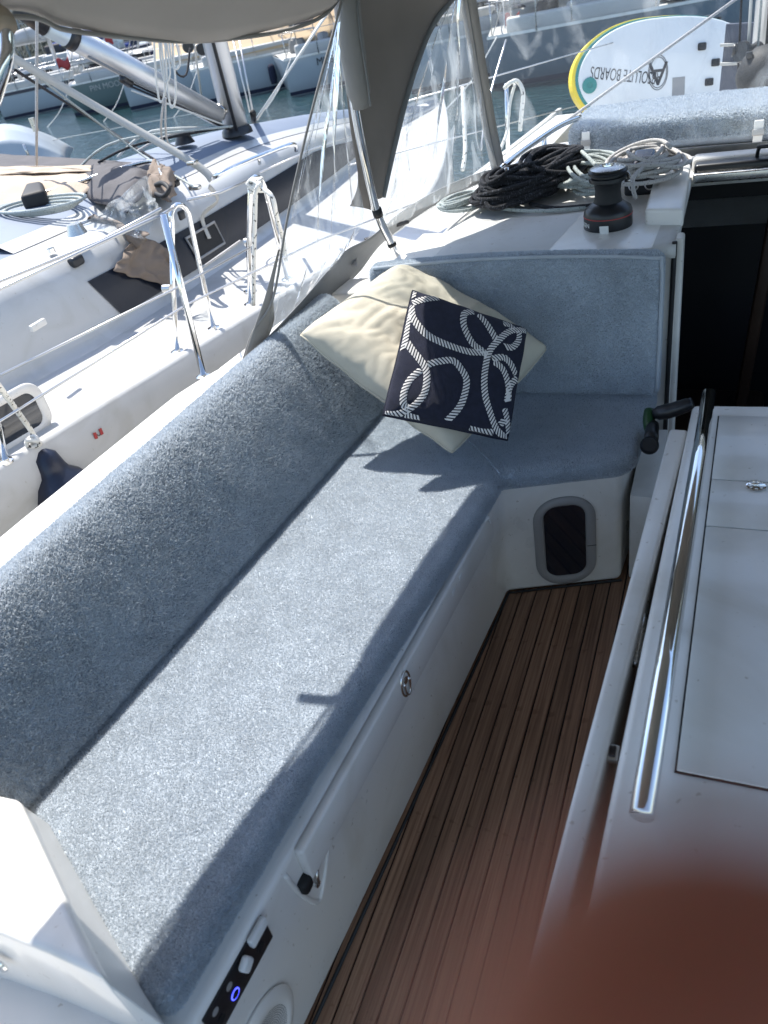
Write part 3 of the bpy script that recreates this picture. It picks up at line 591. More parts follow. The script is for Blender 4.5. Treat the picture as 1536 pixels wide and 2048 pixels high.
for u_, v_ in ((1352, 930), (1225, 1508)):
    p = Z(u_, v_, .54); box('leaf_bracket', p, (.02, .03, .012), steel_d, tb, .003); box('bracket_slot', p + V((0, 0, .007)), (.010, .02, .004), black, tb, .001, 1)
tube('leaf_stay', [Z(1296, 1190, .52), Z(1270, 1330, .52)], .008, steel_d, tb, 10)
# ================================================================ FITTINGS ON THE LOCKER
# flush ring latch
def ring_latch():
    c = F(806, 1366, .012); t = empty('ring_latch', c, 'polished oval ring latch on the locker front below the seat', 'latch')
    up = V((0, 0, 1)); mw = frame(FD, up, c)
    def el(a, b, off, n=28): return [mw @ V((a * math.cos(2 * math.pi * i / n) * .5, b * math.sin(2 * math.pi * i / n) * .5, off)) for i in range(n + 1)]
    prism('plate', [mw @ V((.036 * math.cos(2 * math.pi * i / 24) * .5, .062 * math.sin(2 * math.pi * i / 24) * .5, .004)) for i in range(24)], FN * .001, rubber, t, 0)
    tube('ring', el(.040, .066, .006), .0033, steel, t, 8)
    lathe('hub', [(0, 0), (.010, 0), (.009, .009), (.004, .010), (0, .010)], mw @ V((0, .012, .001)), steel, t, 20, axis=FN)
    tube('pull_loop', [mw @ V((-.011, .010, .009)), mw @ V((-.007, -.026, .010)), mw @ V((.007, -.026, .010)), mw @ V((.011, .010, .009))], .0026, steel, t, 6, 12)
ring_latch()
# lid hinge strap and black stop in the recess
hs = empty('lid_stay', F(600, 1770), 'black rubber stop and small steel strap under the end of the locker lid', 'lid stay')
box('rubber_stop', onface(.562, .300, .004), (.026, .030, .034), rubber, hs, .009, 3)
p1, p2 = F(610, 1748, .018), F(628, 1768, .012)
tube('strap', [onface(.590, .300, .014), onface(.585, .262, .010)], .0045, steel_d, hs, 8)
lathe('pivot', [(0, 0), (.007, 0), (.007, .008), (0, .008)], onface(.585, .262, .004), steel, hs, 16, axis=FN)
# switch panel
sp = empty('switch_panel', F(470, 1950), 'black switch panel with round buttons set into the locker front', 'switch panel')
Q4 = [F(405, 2046, .002), F(528, 1846, .002), F(545, 1868, .002), F(470, 2048 + 20, .002)]
zs0, zs1 = .306, .378; ya, yb = .292, .460
slabface('panel_plate', ya, yb, zs0, zs1, -.002, .0035, black, sp, .002, 2)
for k in range(4):
    y = ya + .024 + k * .038
    c = onface(y, zs0 + .024, .0036)
    lathe('button_ring', [(.0085, 0), (.0098, 0), (.0098, .0008), (.0085, .0008)], c, led if k == 1 else greyp if k == 9 else black, sp, 24, axis=FN)
    lathe('button', [(0, 0), (.0080, 0), (.0078, .0012), (0, .0014)], c, rubber, sp, 20, axis=FN)
    if k < 2: lathe('button_symbol', [(0, 0), (.0072, 0), (.0070, .0006), (0, .0006)], onface(y - .002, zs0 + .054, .0037), greyp, sp, 20, axis=FN)
ub = onface(.435, .374, .008)
us = empty('socket_cover', ub, 'white plastic flip cover hanging open over the black switch panel', 'socket cover')
box('cover', ub, (.012, .045, .022), belt_w, us, .004, 3, rot=Matrix.Rotation(-.06, 3, 'Z')); box('flap', onface(.388, .366, .014), (.013, .024, .026), belt_w, us, .005, 3, rot=Matrix.Rotation(.35, 3, 'X'))
# speaker
spc = onface(.355, .150, .001)
sk = empty('speaker', spc, 'round white cockpit speaker low on the locker front at the bottom edge', 'speaker')
lathe('rim', [(0, 0), (.087, 0), (.088, .004), (.080, .010), (.062, .012), (.058, .009), (0, .008)], spc, gel, sk, 48, axis=FN)
mw = frame(FD, V((0, 0, 1)), spc)
bmh = bmesh.new()
for ring in range(5, 16):
    n = int(ring * 6)
    for i in range(n):
        a = 2 * math.pi * i / n; c = V((math.cos(a) * ring * .0038, math.sin(a) * ring * .0038, .0096)); vs = [bmh.verts.new(mw @ (c + V((math.cos(b) * .0011, math.sin(b) * .0011, 0)))) for b in [k * math.pi / 3 for k in range(6)]]; bmh.faces.new(vs)
tag(from_bm('grille_holes', bmh, rubber, sk, False), kind='stuff')
lathe('badge', [(0, 0), (.016, 0), (.014, .003), (0, .004)], mw @ V((0, 0, .009)), greyp, sk, 24, axis=FN)
# little white clips and shower lid near the forward end
cl = empty('shower_lid', F(950, 1090), 'white oval shower lid on the locker front beside the portlight corner', 'lid')
cc = F(958, 1085, .002); mw = frame(FD, V((0, 0, 1)), cc)
prism('lid_plate', [mw @ V((.035 * math.cos(2 * math.pi * i / 28), .060 * math.sin(2 * math.pi * i / 28), 0)) for i in range(28)], FN * .006, gel, cl, .002, 2)
prism('lid_inner', [mw @ V((.026 * math.cos(2 * math.pi * i / 28), .048 * math.sin(2 * math.pi * i / 28), .006)) for i in range(28)], FN * .003, gel2, cl, .001, 2)
tube('lid_tongue', [mw @ V((.018, .052, .008)), mw @ V((.036, .058, .014)), mw @ V((.045, .035, .020))], [.004, .007, .002], belt_w, cl, 8, 8)
for k, (u_, v_) in enumerate(((917, 1152), (903, 1182))):
    p = F(u_, v_, .012); box('seat_clip', p, (.014, .024, .016), belt_w, None, .004, 3)
    o = bpy.data.objects[-1] if False else [q for q in COL.objects if q.name.startswith('seat_clip')][-1]
    tag(o, ['upper small white plastic clip under the seat cushion near the corner', 'lower small white plastic clip on the locker lid end'][k], 'clip')
# portlight in the angled end face
GD = (D0 - C0).normalized(); GN = GD.cross(V((0, 0, 1)))
def G(u, v, off=0): return PL(u, v, C0 + GN * off, GN)
gc = (G(1070, 1075) + G(1190, 1075)) * .5; gc.z = .175
pl_ = empty('portlight', gc, 'grey framed upright portlight with dark glass in the white bench end', 'portlight')
mw = frame(GD, V((0, 0, 1)), gc)
def rrect(w_, h_, r_, z_, n=8):
    out = []
    for cx_, cy_, a0 in ((w_ / 2 - r_, h_ / 2 - r_, 0), (-w_ / 2 + r_, h_ / 2 - r_, 90), (-w_ / 2 + r_, -h_ / 2 + r_, 180), (w_ / 2 - r_, -h_ / 2 + r_, 270)):
        for i in range(n + 1): a = math.radians(a0 + 90 * i / n); out.append(V((cx_ + r_ * math.cos(a), cy_ + r_ * math.sin(a), z_)))
    return out
def ringframe(name, loops, mw, mat, parent):
    vs = [mw @ p for L in loops for p in L]; n = len(loops[0]); fs = [(k * n + i, k * n + (i + 1) % n, (k + 1) * n + (i + 1) % n, (k + 1) * n + i) for k in range(len(loops) - 1) for i in range(n)]
    return pyd(name, vs, fs, mat, parent)
W_, H_ = .176, .315
ringframe('frame', [rrect(W_, H_, .078, .001), rrect(W_ - .004, H_ - .004, .076, .009), rrect(W_ - .044, H_ - .044, .052, .010), rrect(W_ - .058, H_ - .060, .040, .004), rrect(W_ - .062, H_ - .064, .036, -.012)], mw, greyp, pl_)
prism('glass', [mw @ p for p in rrect(W_ - .060, H_ - .062, .038, .0015)], GN * .002, glassd, pl_, 0)
box('frame_joint', mw @ V((W_ / 2 - .014, -.02, .0102)), (.026, .0012, .0016), rubber, pl_, 0, 1, rot=mw.to_3x3())
# winch handle pair by the companionway
hb = empty('handle_bracket', (-.15, 1.95, .3), 'green bracket holding a pair of black grips beside the companionway', 'winch handle')
g1, g2 = Y(1300, 822, 1.97), Y(1304, 868, 1.90)
tube('green_arm', [g1, (g1 + g2) * .5 + V((-.006, 0, 0)), g2], .016, green, hb, 12, 8)
tube('side_grip', [Y(1308, 828, 1.955), Y(1345, 820, 1.95), Y(1385, 806, 1.95)], [.015, .020, .021, .020, .019, .016], black, hb, 16, 12)
tube('lower_grip', [Y(1305, 850, 1.93), Y(1302, 880, 1.86)], [.017, .018, .019], black, hb, 16, 4)
lathe('knob', [(0, 0), (.020, 0), (.0245, .008), (.024, .022), (.018, .03), (0, .03)], Y(1299, 892, 1.86), black, hb, 20, axis=(.05, -.75, .6))
# ================================================================ WINCH
wc = V((-.345, 2.46, .853)); WS = .84; wn = empty('winch', wc, 'black self tailing winch with thin red ring on the coachroof plinth', 'winch')
lathe('base_skirt', [(0, 0), (.076, 0), (.078, .004), (.077, .055), (.073, .066), (.058, .078), (.047, .088)], wc, black, wn, 48)
lathe('red_ring', [(.0779, .043), (.0786, .0435), (.0784, .046), (.0777, .0463)], wc, red, wn, 48)
lathe('drum', [(.047, .084), (.042, .10), (.040, .125), (.043, .150), (.050, .158)], wc, rubber, wn, 40)
lathe('self_tailing_jaw', [(.050, .156), (.058, .160), (.058, .172), (.050, .175), (.050, .180), (.060, .184), (.0615, .192), (.054, .200), (0, .203)], wc, black, wn, 40)
lathe('chrome_cap', [(.0545, .1985), (.056, .201), (.040, .207), (.026, .209), (.024, .206), (0, .206)], wc, steel_d, wn, 32)
lathe('socket', [(0, 0), (.017, 0), (.016, .006), (.009, .006), (.008, .002), (0, .002)], wc + V((0, 0, .206)), steel, wn, 16)
tube('feeder_arm', [wc + V((.045, .02, .18)), wc + V((.062, .01, .17)), wc + V((.066, -.005, .15))], .006, steel_d, wn, 8, 8)
text('maker_name', 'HARKEN', .022, Matrix.Translation(wc + V((0, 0, .022))) @ Matrix.Rotation(math.radians(-72), 4, 'Z'), belt_w, wn, .0003, wrap=.0782)
box('webbing_tab', wc + V((.0, -.085, .006)), (.028, .004, .05), belt_w, wn, .001, 1, rot=Matrix.Rotation(.25, 3, 'X'))
box('webbing_tab', (-.362, 2.222, .815), (.034, .004, .045), belt_w, wn, .001, 1)
# ================================================================ ROPE CLUTCH
cb = V((-.285, 2.77, .86)); rc = empty('rope_clutch', cb, 'black rope organiser with two steel eyelets behind the winch', 'rope clutch')
box('block', cb + V((.005, -.01, .035)), (.105, .05, .07), black, rc, .01, 3)
box('lever', cb + V((.01, -.0, .095)), (.07, .09, .045), glassd, rc, .014, 4, rot=Matrix.Rotation(.4, 3, 'X'))
for sx in (-.022, .028):
    lathe('eyelet', [(.010, 0), (.017, 0), (.0165, .004), (.012, .005), (.010, .0)], cb + V((sx + .005, -.036, .034)), steel, rc, 20, axis=(0, -1, 0)); lathe('hole', [(0, 0), (.0115, 0), (.0115, .0012), (0, .0012)], cb + V((sx + .005, -.036, .034)), rubber, rc, 16, axis=(0, -1, 0))
# ================================================================ COILED ROPES
for ch in wn.children:
    ch.data.transform(Matrix.Translation(wc) @ Matrix.Diagonal((.92, .92, WS, 1)) @ Matrix.Translation(-wc))
def coil(name, c, rx, ry, h, n, mat, r, label, cat='rope', seed=1, rot=0, tail=None, tangle=1.0, fig8=0):
    rg = random.Random(seed); pts = []; N = n * 14
    ph = rg.uniform(0, 6)
    for i in range(N + 1):
        t = i / 14; k = int(t); rk = random.Random(seed * 100 + k); f = t - k; rk2 = random.Random(seed * 100 + k + 1)
        g = lambda a, b: a + (b - a) * (f * f * (3 - 2 * f))
        sx = g(rk.uniform(.45, 1), rk2.uniform(.45, 1)); sy = g(rk.uniform(.4, 1), rk2.uniform(.4, 1)); ox = g(rk.uniform(-.3, .3), rk2.uniform(-.3, .3)) * tangle; oy = g(rk.uniform(-.3, .3), rk2.uniform(-.3, .3)) * tangle
        tx = g(rk.uniform(-.5, .5), rk2.uniform(-.5, .5)) * tangle; zz = g(rk.uniform(0, 1), rk2.uniform(0, 1)); tz_ = g(rk.uniform(-1, 1), rk2.uniform(-1, 1))
        a = 2 * math.pi * t + ph
        x, y = math.cos(a) * sx, math.sin(a) * sy
        if fig8: x, y = math.cos(a) * sx, math.sin(2 * a) * sy * .7
        x2, y2 = x * math.cos(tx) - y * math.sin(tx) + ox, x * math.sin(tx) + y * math.cos(tx) + oy
        dome = max(.15, 1 - .55 * (x2 * x2 + y2 * y2))
        z = r + h * dome * (.15 + .85 * zz) + h * .25 * tz_ * x; z = max(r, z)
        cx_, cy_ = x2 * rx, y2 * ry
        pts.append(V((c[0] + cx_ * math.cos(rot) - cy_ * math.sin(rot), c[1] + cx_ * math.sin(rot) + cy_ * math.cos(rot), c[2] + z)))
    if tail: pts += [V(p) for p in tail]
    return tag(tube(name, pts, r, mat, None, 7, len(pts) * 3), label, cat)
rz = .858
P_ = lambda u, v, z=rz: Z(u, v, z)
c = P_(925, 415, .845); tl = [P_(965, 402), P_(1010, 418), P_(1090, 422), P_(1180, 414)]
coil('coiled_rope', (c.x, c.y, .845), .085, .12, .05, 9, rope_grey, .0062, 'small pale grey green rope coil at the left of the heap', seed=3, rot=-.5, tail=tl, tangle=.8)
coil('coiled_rope', (P_(1035, 395).x, P_(1035, 395).y, .85), .125, .17, .135, 34, rope_black, .0082, 'left black rope hank in the heap on the coachroof', seed=5, rot=-.5, tangle=.7)
coil('coiled_rope', (P_(1105, 375).x, P_(1105, 375).y, .85), .12, .18, .15, 34, rope_black, .0082, 'right black rope hank beside the grey coil behind the winch', seed=8, rot=-.4, tangle=.7)
coil('coiled_rope', (P_(1190, 370).x, P_(1190, 370).y, .855), .12, .19, .12, 15, rope_grey, .0068, 'pale grey rope coil directly behind the winch head', seed=12, rot=.2)
coil('coiled_rope', (P_(1285, 352, .9).x, P_(1285, 352, .9).y, .905), .13, .15, .09, 14, rope_white, .0066, 'off white rope coil on the hatch cover right of the winch', seed=15, rot=.4, tail=[P_(1270, 350, .95), P_(1266, 375, .93), P_(1272, 398, .90)])
tag(tube('loose_rope', [P_(1060, 408, .862), P_(1110, 416, .862), P_(1170, 412, .862), P_(1200, 408, .87)], .007, rope_black, None, 7, 16), 'loose black rope end running from the heap to the winch', 'rope')
# ================================================================ SPRAYHOOD AND BIMINI
sh = empty('sprayhood', (0, 2.6, .85), 'taupe canvas sprayhood with clear windows and steel hoops over the cabin roof', 'sprayhood')
Alow = [Z(797, 520, .80), Y(781, 482, 2.395), Y(762, 445, 2.37), Y(747, 400, 2.345), Y(725, 300, 2.31), Y(707, 200, 2.285), Y(695, 100, 2.265), Y(686, -5, 2.25)]
Atop = [V((-.86, 2.22, 1.74)), V((-.45, 2.18, 1.85)), V((.1, 2.17, 1.88)), V((.7, 2.2, 1.80)), V((1.05, 2.25, 1.5)), V((1.15, 2.4, .8))]
Slow = [Y(765, 394, 2.425), Y(786, 300, 2.50), Y(808, 210, 2.58), Y(832, 130, 2.68), Y(862, 55, 2.80), Y(902, 0, 2.92)]
Stop = [V((-.78, 2.97, 1.57)), V((-.4, 3.0, 1.64)), V((.1, 3.0, 1.66)), V((.7, 3.0, 1.6)), V((.98, 2.95, 1.4)), V((1.1, 2.6, .85))]
tube('hoop', Alow + Atop, .0135, steel, sh, 14, 60)
tube('hoop', Slow + Stop, .011, hem, sh, 10, 60)
strip2('canvas_top', [p + V((-.004, .012, 0)) for p in Alow[3:]] + Atop, Slow + Stop, canvas, sh, n=60, nu=10, thick=.0016, bulge=.0, ndir=(-.7, .1, .5), rip=.012)
tube('canvas_sleeve', [Y(722, 214, 2.29), Y(712, 150, 2.275), Y(702, 80, 2.26), Y(694, 10, 2.25), Y(690, -60, 2.24)], [.026, .034, .036, .036, .036], canvas_g, sh, 14, 16)
tube('sleeve_seam', [Y(741, 212, 2.275), Y(733, 150, 2.262), Y(722, 80, 2.245), Y(713, 0, 2.235)], .003, hem, sh, 6, 12)
T_ = [Z(690, 502, .86), Y(727, 440, 2.345), Y(716, 360, 2.335), Y(700, 250, 2.32), Y(690, 150, 2.31), Y(680, 60, 2.30), Y(672, -20, 2.28)]
T2 = [Y(742, 470, 2.40), Y(745, 430, 2.375), Y(737, 360, 2.35), Y(718, 250, 2.33), Y(704, 150, 2.31), Y(700, 60, 2.29), Y(696, -20, 2.27)]
strip2('canvas_band', [Y(700, 412, 2.34)] + T_[2:], [Y(742, 420, 2.375)] + T2[2:], canvas, sh, n=30, nu=6, thick=.002, rip=.01, ndir=(-.5, -.8, 0))
E_ = [Z(531, 684, .765), Y(545, 600, 1.845), Y(572, 450, 1.93), Y(600, 320, 2.0), Y(632, 190, 2.07), Y(668, 60, 2.15), Y(690, -25, 2.2)]
def crease(name, A, B, mat, parent, n=40, nu=30, amp=.008):
    a = cr_spline(A, n); b = cr_spline(B, n)
    def at(c, t): f = t * (len(c) - 1); i = min(int(f), len(c) - 2); return c[i].lerp(c[i + 1], f - i)
    nd = (a[-1] - a[0]).cross(b[len(b) // 2] - a[len(a) // 2]).normalized()
    def fn(u, v):
        p = at(a, v).lerp(at(b, v), u); e = min(u, 1 - u, .12) / .12
        return p + nd * (amp * e * (noise.noise(V((u * 9, v * 2.0, 2))) * 1.4 + .5 * noise.noise(V((u * 26, v * 4, 5)))))
    return grid(name, fn, nu, n, mat, parent)
crease('side_window', E_, T_, vinyl_side, sh, 44, 40, .014)
tube('edge_piping', [Z(482, 736, .72), Y(505, 665, 1.80)] + E_[1:], .0038, canvas_g, sh, 8, 40)
strip2('corner_patch', [Z(484, 737, .722), Y(500, 680, 1.785), Y(528, 600, 1.835), Y(556, 500, 1.89)], [Z(531, 686, .762), Y(548, 640, 1.86), Y(546, 580, 1.855), Y(560, 498, 1.90)], canvas_g, sh, n=12, nu=4, thick=.002)
U_ = [Z(486, 730, .745), Z(533, 678, .785), Z(600, 606, .82), Z(650, 548, .845), Z(690, 502, .86), Y(742, 474, 2.43), Z(800, 425, .875), Z(870, 383, .89), Z(940, 352, .90), Z(990, 338, .90), Z(1080, 328, .905), Z(1150, 316, .905), Z(1300, 304, .91), Z(1540, 283, .91)]
L_ = [Z(480, 742, .735), Z(548, 690, .738), Z(622, 632, .742), Z(690, 572, .748), Z(722, 540, .762), Z(760, 490, .79), Z(812, 450, .815), Z(880, 405, .835), Z(945, 372, .85), Z(990, 356, .855), Z(1080, 342, .86), Z(1150, 328, .862), Z(1300, 318, .87), Z(1540, 300, .87)]
strip2('hem', L_, U_, hem, sh, n=78, nu=5, thick=.003, rip=.008, ndir=(0, -1, .4))
tube('hem_rope', [p + V((0, -.004, .0)) for p in L_[4:10]], .0035, belt_w, sh, 6, 30)
zipc = [Z(995, 338, .90), Y(978, 260, 3.16), Y(962, 170, 3.10), Y(947, 80, 3.03), Y(930, -25, 2.95)]
crease('corner_window', [Z(735, 478, .85), Y(764, 400, 2.44)] + [p + V((.0, .006, 0)) for p in Slow[1:]], zipc, vinyl_soft, sh, 44, 30, .020)
R_ = [V((1.05, 3.1, .92)), V((1.0, 3.05, 1.1)), V((.97, 3.0, 1.25)), V((.93, 2.97, 1.4)), V((.9, 2.93, 1.55))]
def wind(u, v):
    a = cr_spline(zipc, 40); f = v * (len(a) - 1); i = min(int(f), len(a) - 2); p = a[i].lerp(a[i + 1], f - i); r_ = cr_spline(R_, 40); g = r_[int(v * (len(r_) - 1))]
    q = p.lerp(g, u); q.y += .10 * math.sin(math.pi * u) + .010 * noise.noise(V((u * 7, v * 3, 1))); return q
grid('front_window', wind, 50, 30, vinyl_front, sh)
strip2('zip_strip', [p + V((-.022, -.006, 0)) for p in zipc], [p + V((.034, -.008, 0)) for p in zipc], canvas_g, sh, n=24, nu=2, thick=.003)
tube('zip_teeth', [p + V((.004, -.010, 0)) for p in zipc], .0022, hem, sh, 6, 30)
lathe('foot_fitting', [(0, 0), (.017, 0), (.016, .006), (.008, .01), (.008, .03), (0, .03)], Z(802, 530, .80) - V((0, 0, .004)), steel, sh, 18)
tube('hoop_collar', [Alow[1].lerp(Alow[0], .1), Alow[1].lerp(Alow[0], .25)], .0155, rubber, sh, 14)
tube('hoop_joint', [Y(753, 418, 2.352), Y(757, 432, 2.36)], .016, rubber, sh, 14)
for k, (u_, v_) in enumerate(((742, 476), (805, 447))):
    p = Z(u_, v_, .835); box('hem_buckle', p, (.05, .014, .012), black, sh, .003, rot=Matrix.Rotation(.8, 3, 'Z'))
prism('toggle', [Z(704, 500, .82), Z(712, 505, .82), Z(714, 532, .80), Z(704, 532, .80)], (0, .004, .004), greyp, sh, .001)
# bimini
bi = empty('bimini', (-.2, .6, 1.9), 'grey canvas bimini overhead with sagging edge along the top of the view', 'bimini')
edge = [V((-1.42, -1.2, 1.74)), V((-1.36, .0, 1.71)), V((-1.27, .7, 1.67)), X(0, 30, -1.174), X(130, 56, -1.151), X(250, 71, -1.124), X(400, 79, -1.087), X(560, 60, -1.037), X(650, 26, -.998), V((-.985, 2.26, 1.585))]
es = cr_spline(edge, 90)
def can(u, v):
    f = v * (len(es) - 1); i = min(int(f), len(es) - 2); p = es[i].lerp(es[i + 1], f - i)
    x = p.x + (1.15 - p.x) * u; z = p.z + .34 * (1 - (1 - min(1, u * 1.6)) ** 2.4) + .010 * noise.noise(V((x * 3, p.y * 3, 0))) - .006 * math.sin(p.y * 9) * (1 - u)
    sag = .012 * noise.noise(V((p.y * 5, 7, 1))) * (1 - u)
    return V((x + sag, p.y - .06 * u, z))
grid('canopy', can, 60, 110, canvas_g, bi, .002)
tube('edge_rope', [p + V((0, 0, -.003)) for p in es], .0045, canvas_g, bi, 8)
np_ = Z(592, 1362, .455); kk = (1.60 - .455) / SUN.z; nP = np_ + SUN * kk
tube('support_tube', [Y(-14, 205, 1.15), Y(8, 130, 1.17), Y(14, 90, 1.19), Y(8, 50, 1.2), Y(-20, 25, 1.2)], .0125, steel, bi, 16, 20)
tube('tube_cover', [Y(12, 52, 1.19), Y(4, 36, 1.2), Y(-22, 22, 1.2)], .018, brownl, bi, 12, 8)

# ================================================================ OUR FOREDECK THROUGH THE WINDSCREEN
pd0, pd1 = Z(1150, 300, .90), Z(1536, 280, .90)
def fpad(x, y, z): return V((-.63 + x * 1.0, 3.40 + y - .10 * x, .845 + z + .008 * math.sin(x * 3)))
pad = tag(gridbox('sun_pad', 2.0, .40, .118, .036, fpad, terry, step=.03), 'blue grey sun pad strapped on the cabin roof beyond the windscreen', 'cushion')
pile(pad, 160000, .0075, .0024, pile_m, 4, keep=lambda c, n: (c[:, 0] < .75) & (n[:, 2] > -.2))
for k, (u_, v_) in enumerate(((1172, 280), (1517, 258))):
    p = Y(u_, v_, 3.385 - .07 * k); s = tag(box('pad_strap', p + V((0, -.0, -.03)), (.032, .006, .12), belt_w, None, .002, 1), ['pale buckled strap at the left end of the sun pad', 'pale buckled strap near the right edge of the sun pad'][k], 'strap')
    box('buckle', p + V((0, -.006, -.01)), (.040, .008, .022), greyp, s, .003); box('buckle', p + V((0, -.006, -.05)), (.040, .008, .014), greyp, s, .003)
# paddle board on its edge
bd = empty('paddle_board', Y(1300, 140, 6.2), 'white paddle board with yellow rail standing on edge beyond the sun pad', 'paddle board')
bx = V((1, .42, -.085)).normalized(); bc = Y(1150, 160, 6.0) + bx * .63; bz = V((-.04, .25, .95)); mb = frame(bx, bz, bc)
LB, WB = 1.22, .325
def bout(t):  # half width along the board from the nose (t 0..1)
    return WB * max(0, 1 - abs((t - .42) / (.42 if t < .42 else .58)) ** (2.2 if t < .42 else 2.5)) ** .5
def board(name, z0, z1, gx, mat, ins=0):
    n = 36; up = [V((-.615 + gx + LB * (.5 - .5 * math.cos(math.pi * i / n)), bout((.5 - .5 * math.cos(math.pi * i / n))) - ins, 0)) for i in range(n + 1)]; up = [V((p.x, max(p.y, 0), 0)) for p in up]
    pts = up + [V((p.x, -p.y, 0)) for p in up[::-1][:-1]]
    return prism(name, [mb @ V((p.x, p.y, z0)) for p in pts], mb.to_3x3() @ V((0, 0, z1 - z0)), mat, bd, .012 if name == 'hull' else .003, 3)
board('yellow_side', -.10, -.002, -.038, yellow, 0); board('teal_stripe', -.06, .006, -.014, teal, .004); board('hull', -.05, .014, .004, board_m, .012)
zf = .0152
def onb(u, v): n_ = mb.to_3x3() @ V((0, 0, 1)); return PL(u, v, mb @ V((0, 0, zf)), n_)
mw_t = mb.copy(); mw_t.translation = onb(1252, 150); text('lettering', 'ABSOLUTE BOARDS', .105, mw_t @ Matrix.Rotation(math.radians(170), 4, 'Z') @ Matrix.Diagonal((.52, 1, 1, 1)), ink, bd, .0005)
mw_t.translation = onb(1316, 145); text('logo', 'A', .20, mw_t @ Matrix.Rotation(math.radians(90), 4, 'Z') @ Matrix.Rotation(math.radians(90), 4, 'Z'), ink, bd, .0005)
for rr_ in (.105, .092): tube('logo_ring', [mw_t @ V((rr_ * .62 * math.cos(2 * math.pi * i / 30), rr_ * math.sin(2 * math.pi * i / 30), .001)) for i in range(31)], .0022, ink, bd, 5)
lathe('leash_plug', [(0, 0), (.050, 0), (.048, .010), (.018, .012), (.014, .006), (0, .006)], onb(1179, 171), teal, bd, 24, axis=mb.to_3x3() @ V((0, 0, 1)))
for u_, v_ in ((1404, 93), (1431, 125), (1418, 164)): box('fin_box', onb(u_, v_), (.055, .045, .03), rubber, bd, .008, rot=mb.to_3x3())
box('sticker', onb(1357, 174), (.085, .12, .003), greyp, bd, .001, 1, rot=mb.to_3x3())
# our mast foot with halyards
mx_, my_ = .11, 5.0
ms = empty('yacht_mast', (mx_, my_, .9), 'our own yacht mast with halyards and black winch at the upper right corner', 'mast')
tube('mast_tube', [(mx_, my_, .85), (mx_ - .02, my_, 5)], .085, alu, ms, 20)
for k in range(9): x = mx_ - .16 + .045 * k + .006 * random.random(); tube('halyard', [(x * .9 + .015, my_ - .12 - .03 * (k % 3), .86), (x, my_ - .10, 1.4), (x - .03, my_ - .08, 4)], .006 + .002 * (k % 2), [rope_black, thin_rope, rope_grey][k % 3], ms, 6)
lathe('mast_winch', [(0, 0), (.05, 0), (.035, .03), (.036, .07), (.05, .10), (.045, .12), (0, .12)], Y(1512, 105, 4.9), black, ms, 20, axis=(-.6, -.7, .2))
tube('winch_handle', [Y(1465, 100, 4.85), Y(1490, 99, 4.85), Y(1520, 98, 4.85)], [.03, .016, .013], black, ms, 10, 6)
bb = Y(1528, 148, 4.7); bo = empty('black_ball', bb, 'round black anchor ball by the mast at the right edge', 'anchor ball')
lathe('shell', [(.002, -.13), (.05, -.12), (.10, -.083), (.125, -.03), (.13, 0), (.125, .03), (.10, .083), (.05, .12), (.002, .13)], bb, rubber, bo, 32); box('lug', bb + V((-.075, -.06, .10)), (.03, .03, .03), black, bo, .006)
vd = empty('vang_board', (-.12, 5.3, .9), 'dark grey locker door with pale battens between the paddle board and mast', 'panel')
prism('door', [Y(1437, 195, 5.4), Y(1500, 190, 5.4), Y(1510, 45, 5.4), Y(1452, 48, 5.4)], (0, .03, 0), M('dark_blue_grey', (.06, .07, .10), .6, var=.2, vscale=8), vd, .005)
for v_ in (90, 128): prism('batten', [Y(1440, v_ + 4, 5.37), Y(1500, v_ + 1, 5.37), Y(1500, v_ - 5, 5.37), Y(1440, v_ - 2, 5.37)], (0, .02, 0), belt, vd, .002)
# deck rail, lifelines and hanging line outside the hood
rl = empty('deck_rail', (-.9, 4.2, .9), 'low stainless deck rail seen through the windscreen left of the sun pad', 'rail')
tube('rail_tube', [Z(1000, 345, .93), Z(1010, 330, .96), Z(1060, 292, .97), Z(1120, 252, .975), Z(1160, 235, .97)], .011, steel, rl, 10, 20)
for u_, v_ in ((1012, 335), (1058, 296), (1088, 276)): p = Z(u_, v_, .96); tube('rail_leg', [p, p - V((0, 0, .12))], .010, steel, rl, 8)
def wireobj(name, A, B, r, mat, label, cat, mid=None, parent=None):
    pts = [V(A)] + ([V(m) for m in mid] if mid else []) + [V(B)]; o = tube(name, pts, r, mat, parent, 6, 16 if mid else 0)
    return tag(o, label, cat) if label else o
wireobj('diagonal_line', Y(985, 348, 3.66), Y(1500, -22, 3.95), .007, rope_white, 'pale taut line running diagonally up across the windscreen', 'rope')
wireobj('lifeline', Y(700, 235, 3.9), Y(1420, 30, 7.4), .004, wire, 'thin upper lifeline of our yacht outside the windscreen', 'lifeline')
wireobj('lifeline', Y(700, 330, 3.9), Y(1180, 205, 6.4), .004, wire, 'thin lower lifeline of our yacht behind the hanging rope', 'lifeline')
st = empty('stanchion', Y(1015, 300, 4.3), 'steel stanchion of our yacht with a tied rope hanging from it', 'stanchion'); tube('post', [Y(1013, 166, 4.3), Y(1016, 318, 4.3)], .011, steel, st, 10)
tag(tube('hanging_rope', [Y(1010, 175, 4.27), Y(1022, 165, 4.2), Y(1035, 163, 4.25), Y(1046, 185, 4.25), Y(1043, 225, 4.25), Y(1040, 262, 4.25)], .011, rope_fleck, None, 7, 24), 'short flecked rope tail tied over the lifeline beside the stanchion', 'rope')
tag(tube('hanging_rope', [Y(1030, 168, 4.28), Y(1020, 205, 4.25), Y(1014, 262, 4.2), Y(1000, 300, 4.1)], .008, rope_fleck, None, 7, 20), 'long flecked rope running down the stanchion to the deck', 'rope')
